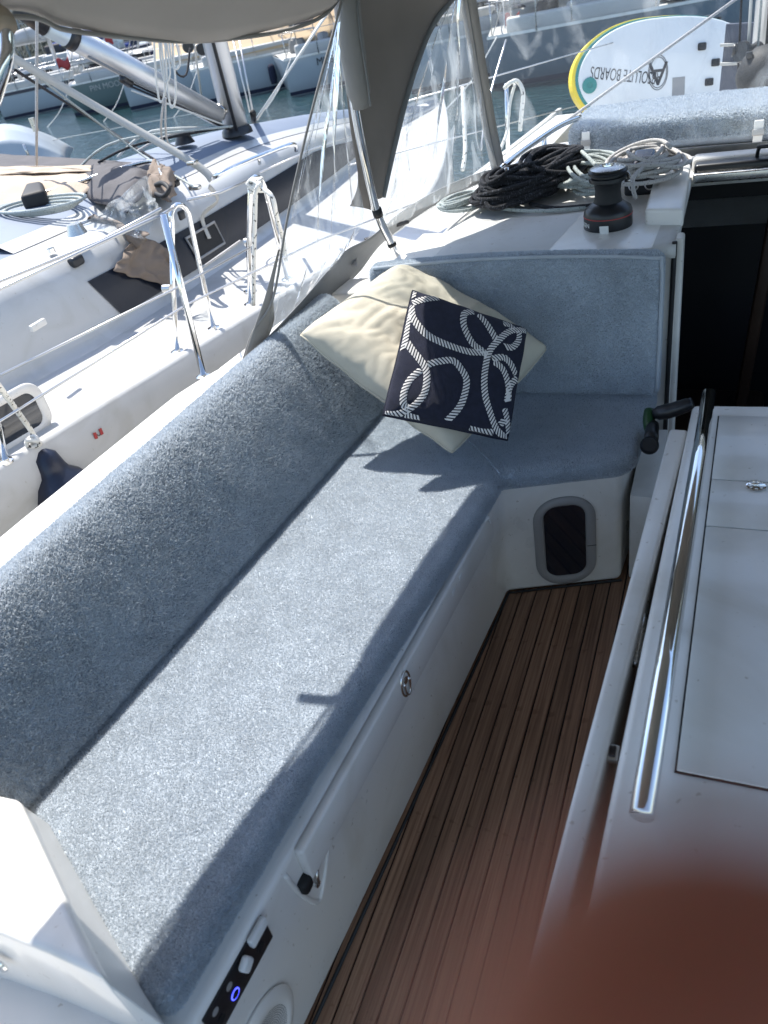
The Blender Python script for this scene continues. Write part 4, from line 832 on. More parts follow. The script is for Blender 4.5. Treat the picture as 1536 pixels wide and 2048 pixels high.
tag(tube('shroud', [Y(1012, 80, 5.0), Y(975, 210, 4.6), Y(962, 300, 4.4)], .006, wire, None, 6, 10), 'thin slanting wire left of the tied rope', 'wire')
tag(tube('mooring_rope', [Y(925, 175, 4.3), Y(928, 240, 4.2), Y(930, 300, 4.1), Y(925, 340, 4.0)], .011, rope_fleck, None, 7, 16), 'thick hanging rope behind the corner window left of the zip', 'rope')
# ================================================================ NEIGHBOURING YACHT
NA, NW, NO = V((.21, .978, 0)).normalized(), V((-.978, .21, 0)).normalized(), V((-2.24, 2.59, 0))
def N(s, w_, z): return NO + NA * s + NW * w_ + V((0, 0, z))
ny = empty('neighbour_yacht', N(2, 1.8, 0), 'white sailing yacht moored alongside on the left with long dark cabin window', 'sailing yacht')
CW = 1.8
def hw(s): return max(.01, 1 - (max(0, s - 1.9) / 3.7) ** 1.35)
def cw(s): return max(.02, 1 - (max(0, s + .3) / 4.9) ** 1.5)
def top(s):
    k = max(0, min(1, (s + 2.9) / 2.6)); return .34 + .43 * k * k * (3 - 2 * k) - .07 * max(0, s - 1.9) ** 1.6
def prof(s):
    h = top(s); q = (h - .33) / .46
    P = [(.55, -1.0), (.16, -.75), (.03, -.3), (-.012, .12), (-.015, .235), (0, .33), (.012, .345), (.038, .348), (.052, .335), (.058, .312), (.10, .305), (.35, .312), (.60, .325), (.63, .34), (.650, .37), (.662, .34 + .12 * q), (.690, .34 + .26 * q), (.715, .33 + .35 * q), (.745, .33 + .40 * q), (.81, .33 + .435 * q), (.92, .33 + .45 * q), (1.04, .33 + .46 * q)]
    out = []
    for i, (a, z) in enumerate(P):
        f = hw(s) if i < 12 else min(cw(s), hw(s) * .98)
        out.append((CW - (CW - a) * f, z + (.05 * max(0, s - 3) if i < 12 else .02 * max(0, s - 3))))
    return out
S = [-3.6 + 9.15 * i / 110 for i in range(111)]
def loft(name, fn, n, mat, parent, S=S):
    vs = []; 
    for s in S: vs += fn(s)
    k = len(fn(S[0])); fs = [(i * k + j, i * k + j + 1, (i + 1) * k + j + 1, (i + 1) * k + j) for i in range(len(S) - 1) for j in range(k - 1)]
    return pyd(name, vs, fs, mat, parent)
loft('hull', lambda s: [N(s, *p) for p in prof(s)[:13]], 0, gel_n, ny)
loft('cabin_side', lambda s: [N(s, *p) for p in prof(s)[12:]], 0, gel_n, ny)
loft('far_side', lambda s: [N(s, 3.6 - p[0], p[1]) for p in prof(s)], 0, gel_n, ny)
SR = [q for q in S if q > .05]
def roofp(s):
    a = prof(s)[-1]; out = []
    for i in range(13):
        u = i / 12; x = a[0] + (3.6 - 2 * a[0]) * u; out.append(N(s, x, a[1] + .10 * math.sin(math.pi * u) ** .8))
    return out
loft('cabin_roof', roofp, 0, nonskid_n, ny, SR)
SC = [q for q in S if q <= .16]
loft('cockpit_well', lambda s: [N(s, prof(s)[-1][0], prof(s)[-1][1]), N(s, prof(s)[-1][0] + .12, prof(s)[-1][1] - .0), N(s, 1.2, top(s) - .06), N(s, 1.26, .05), N(s, 1.5, .0), N(s, 2.3, 0), N(s, 2.4, .35), N(s, 2.56, .5)], 0, nonskid_n, ny, SC)  # dark blue-grey colour stands in for the shade inside the cockpit
prism('cabin_bulkhead', [N(.10, 1.1, 0), N(.10, 2.5, 0), N(.10, 2.5, .78), N(.10, 1.1, .76)], NA * .03, nonskid_n, ny, 0)
# white raised borders of the roof and deck panel seams
for s0, s1, w0, w1 in ((1.5, 5.6, 1.08, 1.12), ):
    loft('roof_border', lambda s: [p + V((0, 0, .004)) for p in roofp(s)[:2]], 0, gel_n, ny, [q for q in S if q > .05])
# dark window band along the cabin side
def wband(lo, hi, s0, s1, mat, name, parent, off=.006, slant=.10):
    vs = []; n = 50; m = 4
    for i in range(n + 1):
        for j in range(m + 1):
            f = j / m; s = s0 + (s1 - s0) * i / n - slant * f * (1 - i / n); P = prof(s); zz = lo(s) + (hi(s) - lo(s)) * f
            # find w on profile at height zz
            w_ = None
            for a, b in zip(P[12:], P[13:]):
                if a[1] <= zz <= b[1]: w_ = a[0] + (b[0] - a[0]) * (zz - a[1]) / max(1e-6, b[1] - a[1]); break
            if w_ is None: w_ = P[16][0]
            vs.append(N(s, w_ - off, zz + off * .3))
    fs = [(i * (m + 1) + j, i * (m + 1) + j + 1, (i + 1) * (m + 1) + j + 1, (i + 1) * (m + 1) + j) for i in range(n) for j in range(m)]
    return pyd(name, vs, fs, mat, parent)
wlo = lambda s: .385 + .0 * s; whi = lambda s: min(.60, max(.40, top(s) - .12))
wb = wband(wlo, whi, .28, 3.9, glassw, 'cabin_window', ny)
wband(lambda s: .43, lambda s: .56, .97, 1.25, rubber, 'opening_light', wb, .014, .03)
def wp(s, z, off): 
    P = prof(s)
    for a, b in zip(P[12:], P[13:]):
        if a[1] <= z <= b[1]: return N(s, a[0] + (b[0] - a[0]) * (z - a[1]) / max(1e-6, b[1] - a[1]) - off, z)
    return N(s, P[16][0] - off, z)
tube('light_frame', [wp(.97, .43, .016), wp(1.25, .43, .016), wp(1.23, .56, .016), wp(.94, .56, .016), wp(.97, .43, .016)], .008, greyp, wb, 8)
# cockpit portlight in the aft coaming
pc = Z(22, 842, .40); PN = -NW * .9 + V((0, 0, .42)); PN.normalize(); mwp = frame(NA, V((0, 0, 1)), pc)
ringframe('port_frame', [rrect(.34, .22, .07, 0), rrect(.335, .215, .07, .008), rrect(.27, .155, .045, .009), rrect(.25, .14, .04, .001)], mwp, gel2, ny)
prism('port_glass', [mwp @ p for p in rrect(.256, .146, .04, .003)], mwp.to_3x3() @ V((0, 0, .002)), glassd, ny, 0)
# stainless handrail on the roof
hrn = [Z(425, 357, .82), Z(432, 352, .88), Z(470, 333, .90), Z(530, 308, .90), Z(585, 289, .90), Z(592, 300, .84)]
tube('roof_handrail', hrn, .012, steel, ny, 10, 30)
tube('handrail_leg', [Z(517, 313, .90), Z(519, 327, .82)], .010, steel, ny, 8)
for a, b in (((392, 318), (520, 280)), ((330, 335), (440, 410))): pass
lathe('deck_filler', [(0, 0), (.035, 0), (.036, .004), (.026, .006), (.024, .003), (0, .003)], Z(500, 582, .315), steel, ny, 24)
# mast, kicker and tackle
mt = empty('rig', (0, 0, 0), None, None); bpy.data.objects.remove(mt)
mb0 = Z(474, 262, .86)
mt = tube('mast', [mb0, mb0 + V((.01, -.0, 1.5)), mb0 + V((.05, -.05, 9))], .082, alu, ny, 24)
tube('mast_track', [mb0 + V((.06, -.10, .02)), mb0 + V((-.0, -.10, 5))], .012, black, mt, 6)
lathe('mast_collar', [(0, 0), (.11, 0), (.105, .03), (.09, .05), (0, .05)], mb0 - V((0, 0, .02)), black, mt, 24)
k0 = Y(436, 232, mb0.y - .12); k1 = Y(84, 42, 4.05); kd = (k1 - k0).normalized()
kk_ = tube('rigid_kicker', [k0, k1], .066, alu, ny, 22)
tube('kicker_collar', [k0 + kd * (k1 - k0).length * .84, k0 + kd * (k1 - k0).length * .885], .072, black, kk_, 20)
tube('end_cap', [k1 - kd * .02, k1 + kd * .16], [.070, .060, .045], black, kk_, 16)
tube('lower_groove', [k0 + V((.02, -.02, -.064)), k0 + kd * (k1 - k0).length * .8 + V((.02, -.02, -.064))], .010, dull_spar, kk_, 6)
tube('gooseneck', [mb0 + V((-.02, -.08, .16)), k0], [.05, .04, .045], steel_d, kk_, 12, 4)
for k in range(3):
    d_ = V((.02 * k, -.03 * k, -.09 - .02 * k)); tube('tackle_line', [mb0 + V((.02, -.12, .03 + .01 * k)), k0 + (k1 - k0) * .58 + d_], .0065, [rope_black, rope_black, thin_rope][k], kk_, 6)
pbk = k0 + (k1 - k0) * .60 + V((0, 0, -.09)); box('tackle_block', pbk, (.05, .10, .06), black, kk_, .02, 3, rot=Matrix.Rotation(-.6, 3, 'X'))
for k, (u_, v_) in enumerate(((376, 93), (404, 98))): lathe('hanging_block', [(0, -.014), (.035, -.014), (.040, 0), (.035, .014), (0, .014)], Y(u_, v_, 5.2), black, ny, 20, axis=(.5, -.8, 0))
lathe('mast_foot_winch', [(0, 0), (.07, 0), (.055, .03), (.045, .05), (0, .06)], Z(370, 287, .88), black, ny, 20)
for k in range(4):
    tube('base_line', [mb0 + V((-.1 + .05 * k, -.12, .05)), mb0 + V((-.2 - .05 * k, -.5 - .1 * k, .10 + .05 * (k % 2))), mb0 + V((-.5 - .07 * k, -.5 - .12 * k, .03))], .008, [rope_white, thin_rope, rope_black, rope_grey][k], ny, 6, 10)
# coachroof lines hanging in loops from the boom
for k, (ux, uy, ln) in enumerate(((308, 74, 130), (318, 74, 90), (330, 75, 140), (338, 78, 60))):
    tube('lazy_line', [Y(ux, uy, 3.9), Y(ux + 4, uy + ln * .6, 3.9), Y(ux + 12, uy + ln, 3.9), Y(ux + 22, uy + ln * .8, 3.9), Y(ux + 14, uy + 4, 3.9)], .0055, thin_rope, ny, 6, 20)
tube('lazy_line', [Y(328, 196, 3.9), Y(322, 250, 3.95), Y(326, 282, 4.3), Y(345, 297, 4.6), Y(385, 300, 4.9)], .006, rope_white, ny, 6, 20)
tube('lazy_line', [Y(331, 196, 3.9), Y(331, 250, 3.95), Y(336, 285, 4.3), Y(352, 292, 4.6)], .006, rope_white, ny, 6, 20)
tube('reef_line', [Y(345, 75, 4.2), Y(350, 140, 4.2), Y(372, 150, 4.3), Y(380, 95, 4.4)], .006, rope_black, ny, 6, 14)
# shrouds
tube('shroud', [Z(508, 245, .75), Y(668, 8, 6.6)], .009, thin_rope, ny, 6); tube('shroud', [Z(514, 240, .75), Y(650, 30, 6.7)], .008, thin_rope, ny, 6)
tube('rigging_screw', [Z(508, 246, .72), Z(506, 226, .95)], .022, rubber, ny, 8)
tube('shroud', [Z(415, 240, .6) + V((0, 0, .2)), Y(388, 85, 7.0)], .010, rope_white, ny, 6)
tube('shroud', [Y(500, 225, 6.4), Y(466, 78, 6.6)], .008, wire, ny, 6); tube('shroud', [Y(505, 222, 6.4), Y(478, 75, 6.6)], .008, wire, ny, 6)
tube('backstay', [Y(74, 40, 3.6), Y(73, 330, 3.9)], .008, rope_white, ny, 7); lathe('tang', [(0, 0), (.018, 0), (.018, .07), (0, .07)], Y(73, 262, 3.85), steel_d, ny, 8)
# webbing strap from the boom to the deck, running over the window
stp = [Y(22, 113, 3.5), Y(190, 212, 3.75), Z(385, 325, .92), Z(424, 360, .82)]
def ribbon(name, pts, wdt, mat, parent, n=24, side=(0, 0, 1)):
    c = cr_spline(pts, n); vs = []
    for i, p in enumerate(c):
        d = (c[min(i + 1, len(c) - 1)] - c[max(i - 1, 0)]).normalized(); view = (p - CAM).normalized(); s = d.cross(V(side)).normalized(); vs += [p - s * wdt / 2, p + s * wdt / 2]
    o = pyd(name, vs, [(2 * i, 2 * i + 1, 2 * i + 3, 2 * i + 2) for i in range(len(c) - 1)], mat, parent); md = o.modifiers.new('t', 'SOLIDIFY'); md.thickness = .0025; return o
ribbon('webbing_strap', stp, .042, belt, ny, 24, (.5, -.8, .2)); box('strap_buckle', Z(385, 325, .925), (.05, .05, .02), steel_d, ny, .004)
ribbon('webbing_tail', [Z(418, 372, .80), Z(436, 400, .70), wp(1.14, .62, .03), wp(1.12, .50, .03)], .028, belt, ny, 16, tuple(-NW))
tube('roof_cord', [Y(18, 110, 3.5), Z(270, 300, .95), Z(385, 372, .84)], .006, rope_grey, ny, 6, 20)
tube('roof_cord', [Y(30, 140, 3.5), Z(210, 255, 1.0), Z(310, 320, .86)], .008, rope_black, ny, 6, 20)
box('deck_cleat', Z(390, 375, .82), (.07, .035, .025), steel_d, ny, .008); box('cleat', Z(349, 366, .83), (.05, .05, .04), black, ny, .012)
for u_, v_ in ((128, 392 + 40), ): pass
lathe('cockpit_winch', [(0, 0), (.05, 0), (.04, .03), (.035, .05), (0, .05)], Z(155, 468, .80), steel_d, ny, 18)
box('nav_socket', Z(152, 522, .70), (.05, .08, .05), black, ny, .015, 3); box('side_socket', Z(363, 430, .70), (.02, .05, .05), black, ny, .01)
lathe('folding_cleat', [(0, 0), (.02, 0), (.02, .02), (0, .02)], Z(104, 505, .76), steel, ny, 14)
box('fairlead', Z(76, 650, .60), (.02, .09, .03), gel2, ny, .005)
# ---- push-pit gate: inverted U braces, stanchion, wires
gt = .90
def gate(base_a, base_b, topm, hgt, name, wid=.012):
    a, b = Z(*base_a, .335), Z(*base_b, .335); tp = Z(*topm, hgt)
    d = (b - a); side = d.normalized(); r_ = .055
    c1 = tp - side * r_; c2 = tp + side * r_
    pts = [a, a.lerp(c1, .5), c1 - V((0, 0, .06))]
    for i in range(7): an = math.pi * (1 - i / 6); pts.append(tp + side * r_ * math.cos(an) + V((0, 0, r_ * math.sin(an) - .06)))
    pts += [b.lerp(c2, .5), b]
    o = tube(name, pts, wid, steel, ny, 12)
    for p in (a, b): lathe('foot', [(0, 0), (.030, 0), (.030, .008), (.016, .014), (0, .014)], p, steel, ny, 18)
    return o
gate((355, 705), (428, 658), (352, 408), 0.93, 'gate_brace')
gate((500, 610), (575, 560), (508, 352), 0.93, 'gate_brace')
def post(b, t_px, name, h):
    a = Z(*b, .335); tt = PL(*t_px, a, (-a.x, -a.y, 0)); o = tube(name, [a, tt], .0135, steel, ny, 12); lathe('foot', [(0, 0), (.032, 0), (.032, .009), (.017, .016), (0, .016)], a, steel, ny, 18); return tt
t1 = post((408, 755), (326, 428), 'stanchion', .6); t2 = post((12, 925), (-40, 690), 'stanchion', .6)
t3 = Z(500, 370, .93)
tube('upper_lifeline', [Z(-200, 672, .86), Z(0, 578, .88), t1, Z(352, 412, .92)], 0.0062, wire, ny, 6); tube('upper_lifeline', [Z(-200, 645, .86), Z(0, 562, .90), Z(200, 482, .93), t1 + V((0, 0, .02))], 0.0062, wire, ny, 6)
tube('upper_lifeline', [Z(373, 400, .93), Z(440, 385, .93), Z(492, 362, .93)], 0.007, wire, ny, 6); tube('upper_lifeline', [Z(520, 345, .94), Z(620, 300, .95), Z(760, 250, .95)], .004, wire, ny, 6)
tube('lower_lifeline', [Z(-100, 800, .62), Z(345, 580, .64), Z(500, 495, .64)], 0.0048, wire, ny, 6); tube('lower_lifeline', [Z(-60, 880, .60), Z(372, 610, .60), Z(640, 480, .6), Z(900, 380, .6)], 0.0048, wire, ny, 6)
tube('lower_lifeline', [Z(405, 535, .64), Z(480, 482, .65)], .006, rope_white, ny, 6)
lathe('clamp', [(0, -.02), (.02, -.02), (.02, .02), (0, .02)], Z(498, 484, .64), steel_d, ny, 10, axis=(1, 0, 0)); lathe('clamp', [(0, -.02), (.018, -.02), (.018, .02), (0, .02)], Z(335, 577, .64), steel_d, ny, 10, axis=(1, 0, 0))
# ---- brown sprayhood of the neighbour, folded down across its roof
fh = empty('folded_sprayhood', N(1.1, 1.6, .9), 'brown canvas sprayhood folded down across the roof of the white neighbouring yacht', 'sprayhood')
def heap(name, c4, h, mat, parent, seed, amp=.03, n=34, m=16, thick=.003):
    a, b, c, d = [V(p) for p in c4]
    def fn(u, v):
        p = (a * (1 - u) + b * u) * (1 - v) + (d * (1 - u) + c * u) * v
        e = (math.sin(math.pi * v) ** .6) * (min(1, u * 8, (1 - u) * 8)); f = noise.noise(V((u * 3, v * 4, seed))) + .5 * noise.noise(V((u * 9, v * 9, seed + 3))) + .35 * math.sin(v * 13 + u * 5 + seed)
        return p + V((noise.noise(V((u * 5, v * 5, seed + 1))) * .03, noise.noise(V((u * 5, v * 5, seed + 2))) * .03, h * e + amp * f))
    return grid(name, fn, n, m, mat, parent, thick)
heap('canvas_fold', [Z(-60, 362, .86), Z(345, 372, .86), Z(330, 330, .86), Z(-60, 305, .86)], .03, darkc, fh, 1, .014)
heap('canvas_fold', [Z(-60, 440, .83), Z(140, 408, .84), Z(235, 345, .87), Z(-60, 350, .88)], .05, brownl, fh, 4, .020)
heap('canvas_fold', [Z(138, 385, .83), Z(255, 425, .83), Z(325, 345, .87), Z(210, 325, .88)], .06, darkc, fh, 7, .015)
heap('canvas_fold', [Z(290, 385, .84), Z(345, 405, .80), Z(352, 345, .86), Z(315, 332, .88)], .07, brownc, fh, 9, .02)
heap('tan_edge', [Z(-60, 352, .90), Z(185, 342, .91), Z(185, 331, .92), Z(-60, 335, .92)], .01, brownl, fh, 12, .006)
tube('folded_hoop', [Z(-20, 412, .86), Z(90, 385, .88), Z(200, 350, .90), Z(300, 322, .92), Z(322, 345, .9), Z(326, 378, .84)], .012, steel_d, fh, 8, 30)
heap('canvas_skirt', [Z(155, 452, .74), Z(262, 510, .60), Z(300, 470, .72), Z(185, 428, .80)], .03, brownc, fh, 15, .012)
heap('canvas_flap', [wp(.34, .60, .03), wp(.66, .38, .05), wp(.78, .54, .04), wp(.62, .70, .03)], .01, brownc, fh, 18, .006)
heap('clear_panel', [Z(165, 448, .79), Z(290, 480, .70), Z(318, 420, .80), Z(292, 352, .98)], .02, vinyl_soft, fh, 21, .016, thick=0)
tube('black_loop', [Z(312, 370, .87), Z(325, 366, .90), Z(338, 378, .88), Z(328, 392, .85), Z(312, 388, .85)], .012, rubber, fh, 8, 16)
# rope clutch with a coil on the neighbour's roof
jc = empty('roof_rope_block', Z(75, 412, .86), 'black rope block with a grey rope coil on the neighbouring roof at the left edge', 'rope block')
prism('block', [Z(52, 425, .84), Z(102, 412, .84), Z(96, 392, .84), Z(62, 398, .84)], (0, 0, .09), rubber, jc, .025, 4)
for k in range(4): c = Z(88, 420, .845); tube('coil_turn', [c + V((math.cos(a) * (.20 + .03 * k), math.sin(a) * (.10 + .02 * k), .012 * k)) for a in [2 * math.pi * i / 24 for i in range(25)]], .0085, rope_grey, jc, 7)
tube('coil_tail', [Z(60, 425, .86), Z(20, 432, .85), Z(12, 418, .86), Z(-30, 450, .85)], .0085, rope_grey, jc, 7, 16)
# rope hung on the gate
hk = Z(512, 372, .93)
tag(tube('hung_rope', [Z(498, 372, .92), hk + V((.0, -.02, .03)), Z(528, 378, .93), Z(545, 395, .90), Z(553, 430, .82), Z(566, 480, .66), Z(572, 520, .54)], .010, rope_fleck, None, 8, 30), 'flecked white rope looped over the forward gate brace, right hand tail', 'rope')
tag(tube('hung_rope', [Z(505, 378, .92), Z(520, 368, .95), Z(512, 384, .92), Z(510, 440, .80), Z(508, 520, .62), Z(507, 610, .40)], .010, rope_fleck, None, 8, 30), 'flecked white rope hanging straight down beside the forward gate brace', 'rope')
kn = tag(tube('rope_knot', [hk + V((.03 * math.cos(a * 2.3), .02 * math.sin(a * 3.1), .025 * math.sin(a * 1.7))) for a in [i * .35 for i in range(30)]], .009, rope_fleck, None, 7), 'knotted bunch of flecked rope on top of the forward gate brace', 'rope')
# navy fender between the boats with its lanyard
fd = empty('fender', Z(92, 935, .25), 'navy fender hanging between the two yachts at the left edge', 'fender')
fc = Z(97, 925, .26)
lathe('fender_body', [(.0, .06), (.018, .055), (.045, .03), (.055, -.02), (.062, -.045), (.095, -.075), (.125, -.13), (.135, -.20), (.135, -.7), (.10, -.8), (0, -.84)], fc, M('navy_vinyl', (.008, .012, .028), .35, var=.2, vscale=10), fd, 32, axis=(-.12, .02, 1))
tube('lanyard', [fc + V((.005, -.03, .01)), fc + V((-.02, -.0, .05)), Z(66, 868, .36), Z(40, 830, .50), Z(-15, 755, .80)], .0105, rope_fleck, fd, 8, 24)
tube('lanyard_knot', [Z(66, 885, .36) + V((.022 * math.cos(a), .014 * math.sin(a * 1.4), .02 * math.sin(a))) for a in [i * .4 for i in range(26)]], .009, rope_fleck, fd, 7)
sc_ = PL(196, 868, NO - NW * .016, NW)
hst = tag(prism('hull_sticker', [sc_ + NA * a + V((0, 0, b)) for a, b in ((-.022, -.012), (-.008, -.016), (-.006, .012), (-.02, .016))], -NW * .002, red, None, 0), 'tiny red and grey mark on the white hull side of the neighbour', 'sticker')
prism('mark', [sc_ + NA * a + V((0, 0, b)) for a, b in ((.010, -.012), (.024, -.012), (.024, .016), (.010, .016))], -NW * .002, red, hst, 0)
tube('mark_hook', [sc_ + NA * (.002 + .007 * math.cos(a)) - NW * .002 + V((0, 0, .009 * math.sin(a))) for a in (2.8, 3.6, 4.4, 5.2, 6)], .0014, rubber, hst, 5)
# ================================================================ THE ROW OF MOORED YACHTS ACROSS THE WATER
BD = V((.83, .56, 0)).normalized(); BN = V((.56, -.83, 0)).normalized()   # bow direction, and the side that faces us
def far_boat(stern, L, beam, fb, hm, cover, label, name=None, stripe=None, spray=True, fenders=0, mast_lean=0, covh=1.0, seed=0, deck_stuff=True, dinghy=False, turn=0, sheer=.35):
    BD = (Matrix.Rotation(math.radians(turn), 3, 'Z') @ globals()['BD']); BN = (Matrix.Rotation(math.radians(turn), 3, 'Z') @ globals()['BN'])
    r_ = random.Random(seed); o = empty('moored_yacht', stern, label, 'sailing yacht', 'yachts moored in a row across the water')
    def Q(s, w_, z): return stern + BD * s - BN * w_ + V((0, 0, z))       # w_ 0 = side facing us .. beam
    S_ = [L * i / 26 for i in range(27)]; half = beam / 2
    def hb(s): t = s / L; return half * (1 - max(0, (t - .42) / .58) ** 2.1) * (.93 + .07 * min(1, t * 3))
    def fz(s): return fb + sheer * max(0, s / L - .3) ** 1.5
    def sec(s):
        b = hb(s); rk = .22
        return [Q(s, half - b * .72, -.35), Q(s, half - b * .93, .0), Q(s, half - b * .985, fz(s) * .35), Q(s, half - b, fz(s) * .8), Q(s, half - b, fz(s))]
    def sec2(s):
        b = hb(s); return [Q(s, half + b, fz(s)), Q(s, half + b * .98, fz(s) * .4), Q(s, half + b * .93, 0), Q(s, half + b * .72, -.35)]
    def lf(nm, fn, mat):
        vs = []
        for s in S_: vs += fn(s)
        k = len(fn(0)); return pyd(nm, vs, [(i * k + j, i * k + j + 1, (i + 1) * k + j + 1, (i + 1) * k + j) for i in range(26) for j in range(k - 1)], mat, o)
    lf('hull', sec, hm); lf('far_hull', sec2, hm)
    lf('boot_stripe', lambda s: [p - (-BN) * .012 + V((0, 0, .004)) for p in (Q(s, half - hb(s) * .935, .02), Q(s, half - hb(s) * .945, .13))], stripe or hulln)
    if stripe: lf('sheer_stripe', lambda s: [p + BN * .012 for p in (Q(s, half - hb(s), fz(s) * .86), Q(s, half - hb(s), fz(s) * .99))], stripe)
    lf('rubbing_strake', lambda s: [p + BN * .02 for p in (Q(s, half - hb(s), fz(s) - .02), Q(s, half - hb(s), fz(s) + .035))], gel)
    lf('deck', lambda s: [Q(s, half - hb(s) + .02, fz(s) - .02), Q(s, half, fz(s) + .05), Q(s, half + hb(s) - .02, fz(s) - .02)], deckm)
    b0 = hb(0); prism('transom', [Q(-.02, half - b0, fb), Q(-.02, half + b0, fb), Q(.25, half + b0 * .9, -.3), Q(.25, half - b0 * .9, -.3)], BD * .03, hm, o, .01)
    # cabin trunk
    c0, c1 = L * .30, L * .72
    prism('cabin', [Q(c0, half - b0 * .62, fb), Q(c1, half - b0 * .34, fb + .1), Q(c1, half + b0 * .34, fb + .1), Q(c0, half + b0 * .62, fb)], V((0, 0, .42)), deckm, o, .10, 3)
    cwn = prism('cabin_window', [Q(c0 + .5, half - b0 * .63 - .01, fb + .16), Q(c0 + 3.2, half - b0 * .50 - .01, fb + .20), Q(c0 + 3.1, half - b0 * .50 - .01, fb + .34), Q(c0 + .5, half - b0 * .63 - .01, fb + .34)], BN * .02, rubber, o, 0)
    # cockpit coamings
    for w_ in (.25, beam - .55): box('coaming', Q(1.9, w_ + .15, fb + .14), (3.0, .25, .30), deckm, o, .06, 3, rot=frame(BD, -BN, (0, 0, 0)).to_3x3())
    # hull windows
    for k in range(2): s = L * (.38 + .16 * k); q = prism('hull_window', [Q(s, half - hb(s) - .012, fb * .55), Q(s + .7, half - hb(s + .7) - .012, fb * .57), Q(s + .7, half - hb(s + .7) - .012, fb * .67), Q(s, half - hb(s) - .012, fb * .65)], BN * .01, rubber, o, 0)
    # rig
    mm = Q(L * .58, half, fb + .4); mst = tube('mast', [mm, mm + V((0, 0, 13 + r_.random() * 2))], .10, spar, o, 10)
    for h in (5, 9): tube('spreader', [mm - BN * 1.1 + V((0, 0, h)), mm + BN * 1.1 + V((0, 0, h))], .03, spar, mst, 5)
    bh = fb + 1.55
    tube('boom', [Q(L * .57, half, bh), Q(L * .20, half, bh + .1)], .09, spar, o, 8)
    for sg in (-1, 1): tube('shroud', [Q(L * .56, half + sg * half * .9, fb), mm + V((0, 0, 12))], .014, wire, o, 5)
    for sg in (-.8, .8): tube('backstay', [Q(.1, half + sg * half, fb), mm + V((0, 0, 12.8))], .014, wire, o, 5)
    tube('forestay', [Q(L * .98, half, fb + .2), mm + V((0, 0, 12.5))], .05, greyc, o, 6)
    if cover in (tan, brownl):
        def tent(u, v):
            s = L * (.10 + .56 * u); bb = hb(s) * .92; a = abs(2 * v - 1); zr = fz(s) + 1.25 - .35 * abs(u - .5) + .06 * noise.noise(V((u * 6, v * 5, seed)))
            return Q(s, half + (2 * v - 1) * bb, fz(s) + .12 + (zr - fz(s) - .12) * (1 - a ** 1.3) - .10 * math.sin(math.pi * min(1, a)) * (1 + math.sin(u * 22)) * .5)
        grid('deck_awning', tent, 40, 16, cover, o, .01)
    elif cover:
        def cv(u, v):
            s = L * (.20 + .37 * u); a = math.pi * v; hh_ = (.18 + .34 * u) * covh
            return Q(s, half - math.cos(a) * .22, bh + .05 + hh_ * math.sin(a) + .04 * noise.noise(V((u * 9, v * 3, seed))))
        grid('sail_cover', cv, 30, 8, cover, o, .01)
    if spray:
        def sp_(u, v):
            w_ = half + (u - .5) * 2 * b0 * .66; s = c0 - .3 + 1.7 * v; z = fb + .42 + .62 * math.sin(math.pi * min(1, max(0, u))) ** .45 * (1 - v ** 2) + .03 * noise.noise(V((u * 6, v * 4, seed)))
            return Q(s, w_, z)
        grid('spray_hood', sp_, 18, 8, r_.choice([greyc, darkc, canvas_g, belt_w]), o, .01)
    for q_ in range(9):
        s = L * r_.uniform(.03, .75); box('gear_bag', Q(s, half + r_.uniform(-.75, .45) * hb(s), fz(s) + .18), (r_.uniform(.25, .8), r_.uniform(.2, .5), r_.uniform(.18, .42)), r_.choice([darkc, navy, belt_w, greyc, bluec, brownc, canvas_g, tan]), o, .08, 2, rot=Matrix.Rotation(r_.uniform(0, 3), 3, 'Z'))
    if cover and cover not in (tan, brownl):
        def bm_(u, v): return Q(.3 + 2.3 * v, half + (u - .5) * beam * .8, fb + 1.35 + .28 * math.sin(math.pi * u) - .12 * (2 * v - 1) ** 2)
        grid('cockpit_bimini', bm_, 12, 6, r_.choice([bluec, darkc, navy, greyc]), o, .02)
        for sg in (.12, .88):
            for ss in (.5, 2.3): tube('bimini_leg', [Q(ss, beam * sg, fb), Q(ss, beam * sg, fb + 1.42)], .014, steel_d, o, 5)
    # pushpit and stanchions, gear on deck
    for k in range(6): s = .1 + k * L * .16; tube('stanchion', [Q(s, half - hb(s) + .06, fz(s)), Q(s, half - hb(s) + .06, fz(s) + .6)], .014, steel_d, o, 5)
    tube('guard_wire', [Q(s, half - hb(s) + .06, fz(s) + .6) for s in [L * .08 * k for k in range(11)]], .008, wire, o, 5)
    tube('pushpit', [Q(1.0, .08, fb), Q(1.0, .08, fb + .62), Q(.1, .1, fb + .64), Q(.02, half * .7, fb + .64), Q(.02, beam - half * .7, fb + .64), Q(.1, beam - .1, fb + .64), Q(1.0, beam - .1, fb + .62)], .016, steel_d, o, 6)
    lathe('steering_wheel', [(.36, 0), (.40, 0), (.40, .02), (.36, .02)], Q(1.7, half - .6, fb + .45), steel_d, o, 20, axis=BD)
    box('instrument_pod', Q(1.95, half - .6, fb + .25), (.2, .2, .7), deckm, o, .04, rot=frame(BD, -BN, (0, 0, 0)).to_3x3())
    if dinghy:
        tube('rolled_dinghy', [Q(L * .3, .75, fb + .35), Q(L * .3 + .8, .7, fb + .40), Q(L * .3 + 1.7, .75, fb + .35)], [.12, .27, .32, .32, .27, .12], belt_w, o, 12, 14)
    if fenders:
        for k in range(fenders): s = L * (.2 + .25 * k); tube('fender', [Q(s, half - hb(s) - .14, fb * .75), Q(s, half - hb(s) - .14, fb * .2)], [.05, .11, .12, .12, .10], navy, o, 10, 8)
    tube('mooring_line', [Q(.2, .1, fb), Q(-.4, -.6, .3), Q(-1.2, -1.6, -.2)], .015, thin_rope, o, 5, 8)
